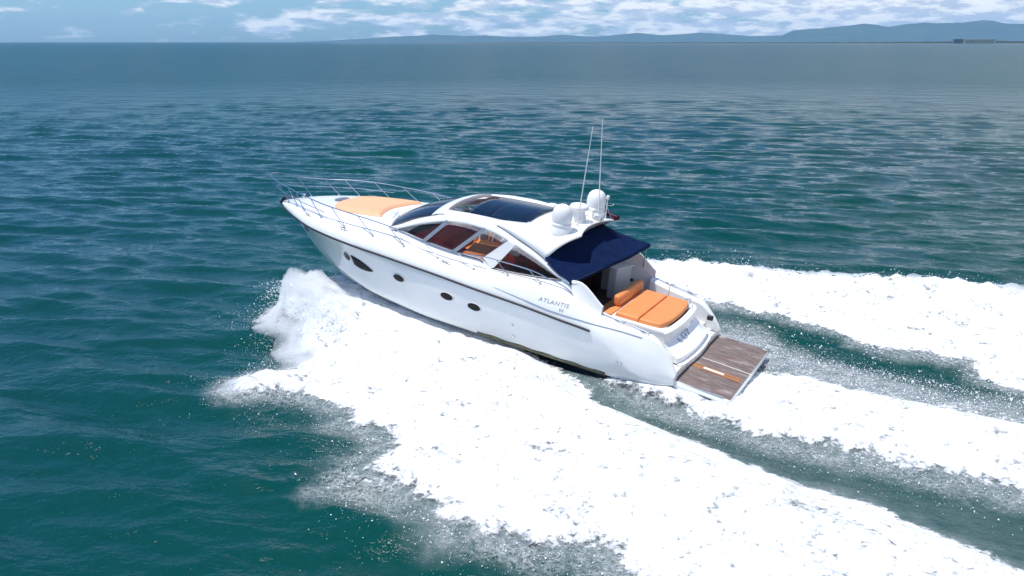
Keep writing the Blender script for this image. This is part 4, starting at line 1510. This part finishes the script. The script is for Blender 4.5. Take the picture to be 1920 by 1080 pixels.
# water and foam thrown against the hull sides up to the chine
near_h = np.interp(sg_, [2.6, 3.2, 4, 5, 6, 7, 8, 9, 10, 11, 12, 12.8, 13.4, 14.0], [-0.4, 0.05, 0.16, 0.26, 0.34, 0.44, 0.58, 0.72, 0.86, 0.98, 1.02, 1.06, 1.06, 0.85])
av_ = np.abs(vg_)
v_in = np.interp(sg_, [3, 9, 11, 13], [1.9, 1.7, 1.0, 0.2])
near_z = near_h * np.where(av_ < v_in + 0.5, 1.0, np.exp(-((av_ - v_in - 0.5) / 1.25) ** 2)) * (0.88 + 0.24 * lump) + np.where(av_ < v_in + 0.5, 0, 0)
zf = np.where((sg_ > 2.6) & (sg_ < 14.2) & (np.maximum(dP, dS) > -0.05), np.maximum(zf, near_z), zf)
keepv = (cover > 0.03) | (lace > 0.04)
keepv &= ~hull_in
kf = keepv[:-1, :-1] | keepv[1:, :-1] | keepv[:-1, 1:] | keepv[1:, 1:]
quads = grid_faces(*sg_.shape, keep=kf)
used = np.unique(quads)
remap = np.full(sg_.size, -1); remap[used] = np.arange(len(used))
foam, me = big_mesh('wake_foam', np.stack([xw, yw, zf], -1).reshape(-1, 3)[used], remap[quads][:, ::-1], FOAM)
add_float(me, 'cover', cover.ravel()[used])
add_float(me, 'lace', lace.ravel()[used])
foam['kind'] = 'stuff'

# fine mist blown off the spray, a thin cloud that tapers to nothing
def mist_h(d, e):
    return np.exp(-((d - 0.10) / 0.55) ** 2)


front = sst(sg_, 8.8, 10.4)
lobe = np.clip(front * mist_h(dP, 0) * 0.42 + 0.5 * np.clip(spr - 0.35, 0, 2) * sst(vg_, 0.9, 1.8), 0, 0.8) * sst(vg_, 0.6, 1.4) * (1 - 0.75 * sst(vg_, 4.6, 6.4))
skirt = mist_h(dP - 0.15, 0) * outside * 0.045 * (1 - front)
far_m = mist_h(dS - 0.1, 0) * sst(-vg_, 7.2, 8.6) * 0.26
th_m = (lobe + skirt + far_m) * np.clip(0.0 + 1.5 * (0.5 + 0.5 * fbm(sg_ * 1.1 + 3, vg_ * 1.1 + 9, 5, 0.62)), 0, 2)
th_m = th_m * sst(th_m, 0.015, 0.06)
km = th_m > 0.02
kq = km[:-1, :-1] & km[1:, :-1] & km[:-1, 1:] & km[1:, 1:]
kq = kq[::2, ::2][: (sg_.shape[0] - 1) // 2, : (sg_.shape[1] - 1) // 2]
n2, m2 = kq.shape[0] + 1, kq.shape[1] + 1
sub = (slice(0, 2 * n2, 2), slice(0, 2 * m2, 2))
zs0 = np.where(cover > 0.05, zf, zb)[sub] - 0.02
tm = th_m[sub]
qm = grid_faces(n2, m2, keep=kq)
u_ = np.unique(qm)
rm = np.full(n2 * m2, -1); rm[u_] = np.arange(len(u_))
bot = np.stack([xw[sub], yw[sub], zs0], -1).reshape(-1, 3)[u_]
top = bot + np.stack([0 * u_, 0 * u_, 0.02 + tm.reshape(-1)[u_]], -1)
qt = rm[qm]; nb_ = len(u_)
ed = np.concatenate([qt[:, [0, 1]], qt[:, [1, 2]], qt[:, [2, 3]], qt[:, [3, 0]]])
key = np.sort(ed, 1); key = key[:, 0].astype(np.int64) * nb_ + key[:, 1]
uq, ix, ct = np.unique(key, return_index=True, return_counts=True)
be = ed[ix[ct == 1]]
walls = np.stack([be[:, 1], be[:, 0], be[:, 0] + nb_, be[:, 1] + nb_], -1)
mq = np.concatenate([qt + nb_, qt[:, ::-1], walls])[:, ::-1]
mist_mat = bpy.data.materials.new('spray_mist')
mist_mat.use_nodes = True
mt_ = NT(mist_mat.node_tree)
mt_.n.clear()
mv = mt_.add('ShaderNodeVolumePrincipled')
mv.inputs['Color'].default_value = (0.97, 0.98, 0.99, 1)
mv.inputs['Density'].default_value = 3.2
mo_ = mt_.add('ShaderNodeOutputMaterial')
mt_.l.new(mv.outputs[0], mo_.inputs['Volume'])
mist, me = big_mesh('mist', np.concatenate([bot, top]), mq, mist_mat)
mist['kind'] = 'stuff'

# flying drops of spray
def foam_h(s, v):
    i = np.clip(((s + 17.5) / ds).astype(int), 0, sg_.shape[0] - 1)
    j = np.clip(((v + 14.5) / ds).astype(int), 0, sg_.shape[1] - 1)
    return zf[i, j], cover[i, j]


def along(poly, n, spread_out, spread_in):
    P = np.array(poly, float)
    seg = np.diff(P, axis=0); L = np.hypot(seg[:, 0], seg[:, 1])
    k = rng.choice(len(seg), n, p=L / L.sum())
    t = rng.uniform(0, 1, n)
    base = P[k] + seg[k] * t[:, None]
    nrm = np.stack([seg[k][:, 1], -seg[k][:, 0]], -1) / L[k][:, None]
    off = np.where(rng.uniform(0, 1, n) < 0.5, -rng.exponential(spread_in, n), rng.exponential(spread_out, n))
    return base - nrm * off[:, None]


drops = []


def cloud(pts, rise, size):
    s, v = pts[:, 0], pts[:, 1]
    h, c = foam_h(s, v)
    z = h + np.abs(rng.exponential(rise, len(s)))
    drops.append(np.stack([s, v, z, rng.exponential(size, len(s)) * 0.55 + size * 0.25], -1))


cloud(along(PORT_FOAM[0:7], 8000, 0.06, 0.45), 0.10, 0.009)
cloud(along(PORT_FOAM[6:17], 7000, 0.09, 0.45), 0.05, 0.008)
cloud(along(PORT_FOAM[16:34], 9000, 0.18, 0.5), 0.02, 0.008)
cloud(along(STAR_FOAM[6:18], 9000, 0.10, 0.4), 0.12, 0.012)
cloud(along(STAR_FOAM[18:30], 6500, 0.20, 0.5), 0.06, 0.011)
cloud(along(STERN_FOAM[0:9], 4500, 0.20, 0.4), 0.02, 0.008)
cloud(along(STERN_FOAM[9:], 7000, 0.35, 0.4), 0.06, 0.011)
for (cs_, cv_) in ((-4.6, -10.2), (1.4, -9.9), (3.4, -9.4)):
    n = 900
    p = np.stack([rng.normal(cs_, 0.35, n), rng.normal(cv_, 0.25, n)], -1)
    cloud(p, 0.22, 0.012)
n = 8000
p = np.stack([rng.uniform(-9, 1.5, n), rng.normal(0, 1.0, n)], -1)
p[:, 1] += np.interp(p[:, 0], [-9, -5, 0, 1.5], [-1.6, -2.1, -3.3, -3.8])
cloud(p, 0.09, 0.011)
# torn fingers of water flung outward from the bow spray
for _ in range(70):
    k = rng.uniform(0, 1)
    s0 = 14.2 - 4.2 * k + rng.normal(0, 0.15); v0 = 1.9 + 0.46 * (14.2 - s0) + rng.normal(0, 0.3)
    h0_, _c = foam_h(np.array([s0]), np.array([v0]))
    nd = int(rng.uniform(60, 200))
    tt = rng.beta(1.1, 2.4, nd) * rng.uniform(0.25, 0.62)
    vs_, vv_, vz_ = rng.normal(0.9, 0.9), rng.uniform(1.2, 3.0), rng.uniform(0.8, 2.6)
    w_ = 0.02 + 0.16 * tt
    drops.append(np.stack([s0 + vs_ * tt + rng.normal(0, 1, nd) * w_, v0 + vv_ * tt + rng.normal(0, 1, nd) * w_,
                           h0_[0] - 0.05 + vz_ * tt - 4.9 * tt ** 2 + rng.normal(0, 1, nd) * w_ * 0.8, rng.exponential(0.007, nd) + 0.003], -1))
D = np.concatenate(drops)
okd = (np.abs(D[:, 1]) > np.interp(D[:, 0], [-0.3, 0, 9, 12, 13.2, 13.3], [0, 2.25, 2.3, 1.7, 1.0, 0.0])) | (D[:, 0] < -1.7)
D = D[okd]
tet = np.array([(1, 1, 1), (1, -1, -1), (-1, 1, -1), (-1, -1, 1)]) / math.sqrt(3)
rotz = rng.normal(size=(len(D), 3, 3))
q_, _ = np.linalg.qr(rotz)
vt_ = np.einsum('nij,kj->nki', q_, tet) * D[:, 3][:, None, None]
cx = BT[0] + D[:, 0] * HX[0] + D[:, 1] * PX[0]
cy = BT[1] + D[:, 0] * HX[1] + D[:, 1] * PX[1]
vt_ = vt_ + np.stack([cx, cy, D[:, 2]], -1)[:, None, :]
base_i = (np.arange(len(D)) * 4)[:, None, None]
tri = (np.array([(0, 1, 2), (0, 3, 1), (0, 2, 3), (1, 3, 2)])[None] + base_i).reshape(-1, 3)
spray, me = big_mesh('spray', vt_.reshape(-1, 3), tri, simple('spray_white', (0.9, 0.92, 0.93), 0.8), smooth=False)
spray['kind'] = 'stuff'

# ================================================================== FAR SHORE
def px_x(px, D):
    return (px - 960.0) / 1540.0 * D


def px_h(dpx, D):
    return dpx * D / 1540.0


def mountain_mat(name, c1, c2):
    m, t, p = new_mat(name)
    c = t.add('ShaderNodeTexCoord')
    n = t.noise(c.outputs['Object'], 0.0022, 6.0, 0.6)
    t.l.new(t.mix(t.ramp(n, 0.35, 0.65), c1, c2), p.inputs['Base Color'])
    p.inputs['Roughness'].default_value = 0.95
    return m


def mountains(D, prof, depth, seed, mat):
    px = np.array([q[0] for q in prof], float); hh = np.array([q[1] for q in prof], float)
    xs = np.linspace(px[0], px[-1], 420)
    X = px_x(xs, D)
    h = px_h(np.interp(xs, px, hh), D)
    t = np.linspace(-1, 1, 40)
    G = np.zeros((len(t), len(xs), 3))
    for i, k in enumerate(t):
        w = (1 - abs(k)) ** 1.15
        G[i, :, 0] = X * (1 + 0.0 * k)
        G[i, :, 1] = D + k * depth
        n = fbm(X / 1150.0 + seed, np.full_like(X, k * 3.0 + seed), 5, 0.55)
        G[i, :, 2] = np.maximum(h * w * (1 + 0.22 * n * (1 - w * 0.55)), 0) - 1.0 + (0.02 * h * fbm(X / 330.0, X * 0 + k, 3) * w)
    o, _ = big_mesh('mountains', G.reshape(-1, 3), grid_faces(*G.shape[:2]), mat)
    o['kind'] = 'structure'
    return o


mm = mountain_mat('forested_slope', (0.028, 0.055, 0.048), (0.045, 0.075, 0.055))
mountains(17500.0, [(1395, 0), (1425, 5), (1442, 10), (1462, 20), (1490, 24), (1512, 25.5), (1550, 29), (1585, 32), (1610, 30), (1632, 27), (1665, 32), (1700, 35), (1735, 34.5), (1762, 34), (1785, 37), (1800, 38.5), (1822, 36), (1852, 32), (1890, 33), (1930, 32), (1990, 35), (2080, 30), (2200, 22)], 1300, 3.1, mm)
mountains(20400.0, [(560, 0), (620, 2.5), (690, 6), (750, 10), (790, 11.5), (822, 14), (870, 11.5), (910, 12.5), (960, 10), (1010, 10), (1050, 13.5), (1080, 11), (1112, 10), (1150, 13), (1185, 16.5), (1226, 12.5), (1262, 14), (1300, 17.5), (1345, 14.5), (1386, 11), (1420, 12), (1470, 12), (1600, 15), (2000, 12)], 800, 7.7, mm)

# low wooded coast
DC_ = 5000.0
xs = np.linspace(px_x(640, DC_), px_x(2150, DC_), 900)
pxx = xs / DC_ * 1540 + 960
hpx = np.interp(pxx, [640, 860, 960, 1250, 1500, 1700, 1752, 1830, 1850, 1900, 2150], [0.2, 0.9, 1.9, 2.2, 2.4, 3.4, 4.6, 6.0, 5.5, 4.8, 5.0])
hh = px_h(hpx, DC_) * (0.75 + 0.35 * np.abs(perlin(xs / 14.0, xs * 0)) * 2 + 0.25 * perlin(xs / 60.0, xs * 0 + 3))
t = np.linspace(0, 1, 9)
G = np.zeros((9, len(xs), 3))
for i, k in enumerate(t):
    G[i, :, 0] = xs + 3 * perlin(xs / 9.0 + k * 5, xs * 0 + k)
    G[i, :, 1] = DC_ + 12 + k * 60
    G[i, :, 2] = 0.4 + hh * (1 - abs(2 * k - 1) ** 3) * (0.9 + 0.2 * perlin(xs / 11.0, xs * 0 + k * 7))
tl_, _ = big_mesh('treeline', G.reshape(-1, 3), grid_faces(9, len(xs)), simple('dark_coastal_trees', (0.022, 0.036, 0.020), 0.9, var=0.4, scale=0.05))
tl_['kind'] = 'stuff'
shore = MB()
shore.grid([[(px_x(640, DC_), DC_ + y, z), (px_x(1200, DC_), DC_ + y, z), (px_x(2160, DC_), DC_ + y, z)] for y, z in ((-6, -0.6), (4, 0.5), (90, 0.8), (120, -0.8))])
sh_o = shore.build('shore', simple('sand', (0.42, 0.37, 0.28), 0.9, var=0.2, scale=0.05), None)
sh_o['kind'] = 'structure'


def far_building(name, label, p0, p1, h0, h1, wall, storeys):
    x0, x1 = px_x(p0, DC_), px_x(p1, DC_)
    root = bpy.data.objects.new(name, None)
    link(root)
    root.location = ((x0 + x1) / 2, DC_ - 6, 0.4)
    root['label'] = label
    root['category'] = 'building'
    w = (x1 - x0) / 2
    a, b = px_h(h0, DC_), px_h(h1, DC_)
    wl = MB()
    wl.hexa([(-w, 0, 0), (w, 0, 0), (w, 16, 0), (-w, 16, 0)], [(-w, 0, a), (w, 0, b), (w, 16, b), (-w, 16, a)])
    wl.build('wall', wall, root, smooth=False)
    for k in range(storeys):
        z = (min(a, b)) * (k + 0.55) / storeys
        wd = MB()
        wd.box(-w * 0.94, w * 0.94, -0.25, -0.02, z - 0.55, z + 0.55)
        wd.build('window_band', MAT['port'], root, smooth=False)
    rf = MB()
    rf.hexa([(-w - 0.8, -0.8, a + 0.01), (w + 0.8, -0.8, b + 0.01), (w + 0.8, 17, b + 0.01), (-w - 0.8, 17, a + 0.01)], [(-w - 0.8, -0.8, a + 0.8), (w + 0.8, -0.8, b + 0.8), (w + 0.8, 17, b + 0.8), (-w - 0.8, 17, a + 0.8)])
    rf.build('roof', MAT['liner'], root, smooth=False)


far_building('apartment_building', 'grey block standing left of the long cream building on the shore', 1752, 1769.5, 7.5, 7.5, simple('grey_render', (0.20, 0.20, 0.20), 0.9, var=0.1, scale=0.1), 6)
far_building('hotel_building', 'long cream building on the far shore below the mountains', 1770, 1828, 6.5, 8.0, simple('cream_render', (0.95, 0.70, 0.42), 0.9, var=0.15, scale=0.05), 6)

# ------------------------------------------------------------------ sea haze
hz = MB()
hz.box(-26000, 26000, -1500, 22500, -3.5, 520)
hm = bpy.data.materials.new('sea_haze')
hm.use_nodes = True
ht_ = NT(hm.node_tree)
ht_.n.clear()
pvn = ht_.add('ShaderNodeVolumePrincipled')
pvn.inputs['Color'].default_value = (0.38, 0.69, 1.0, 1)
pvn.inputs['Density'].default_value = 0.000034
pvn.inputs['Anisotropy'].default_value = 0.0
mo = ht_.add('ShaderNodeOutputMaterial')
ht_.l.new(pvn.outputs[0], mo.inputs['Volume'])
hzo = hz.build('haze', hm, None, smooth=False)
hzo['kind'] = 'stuff'
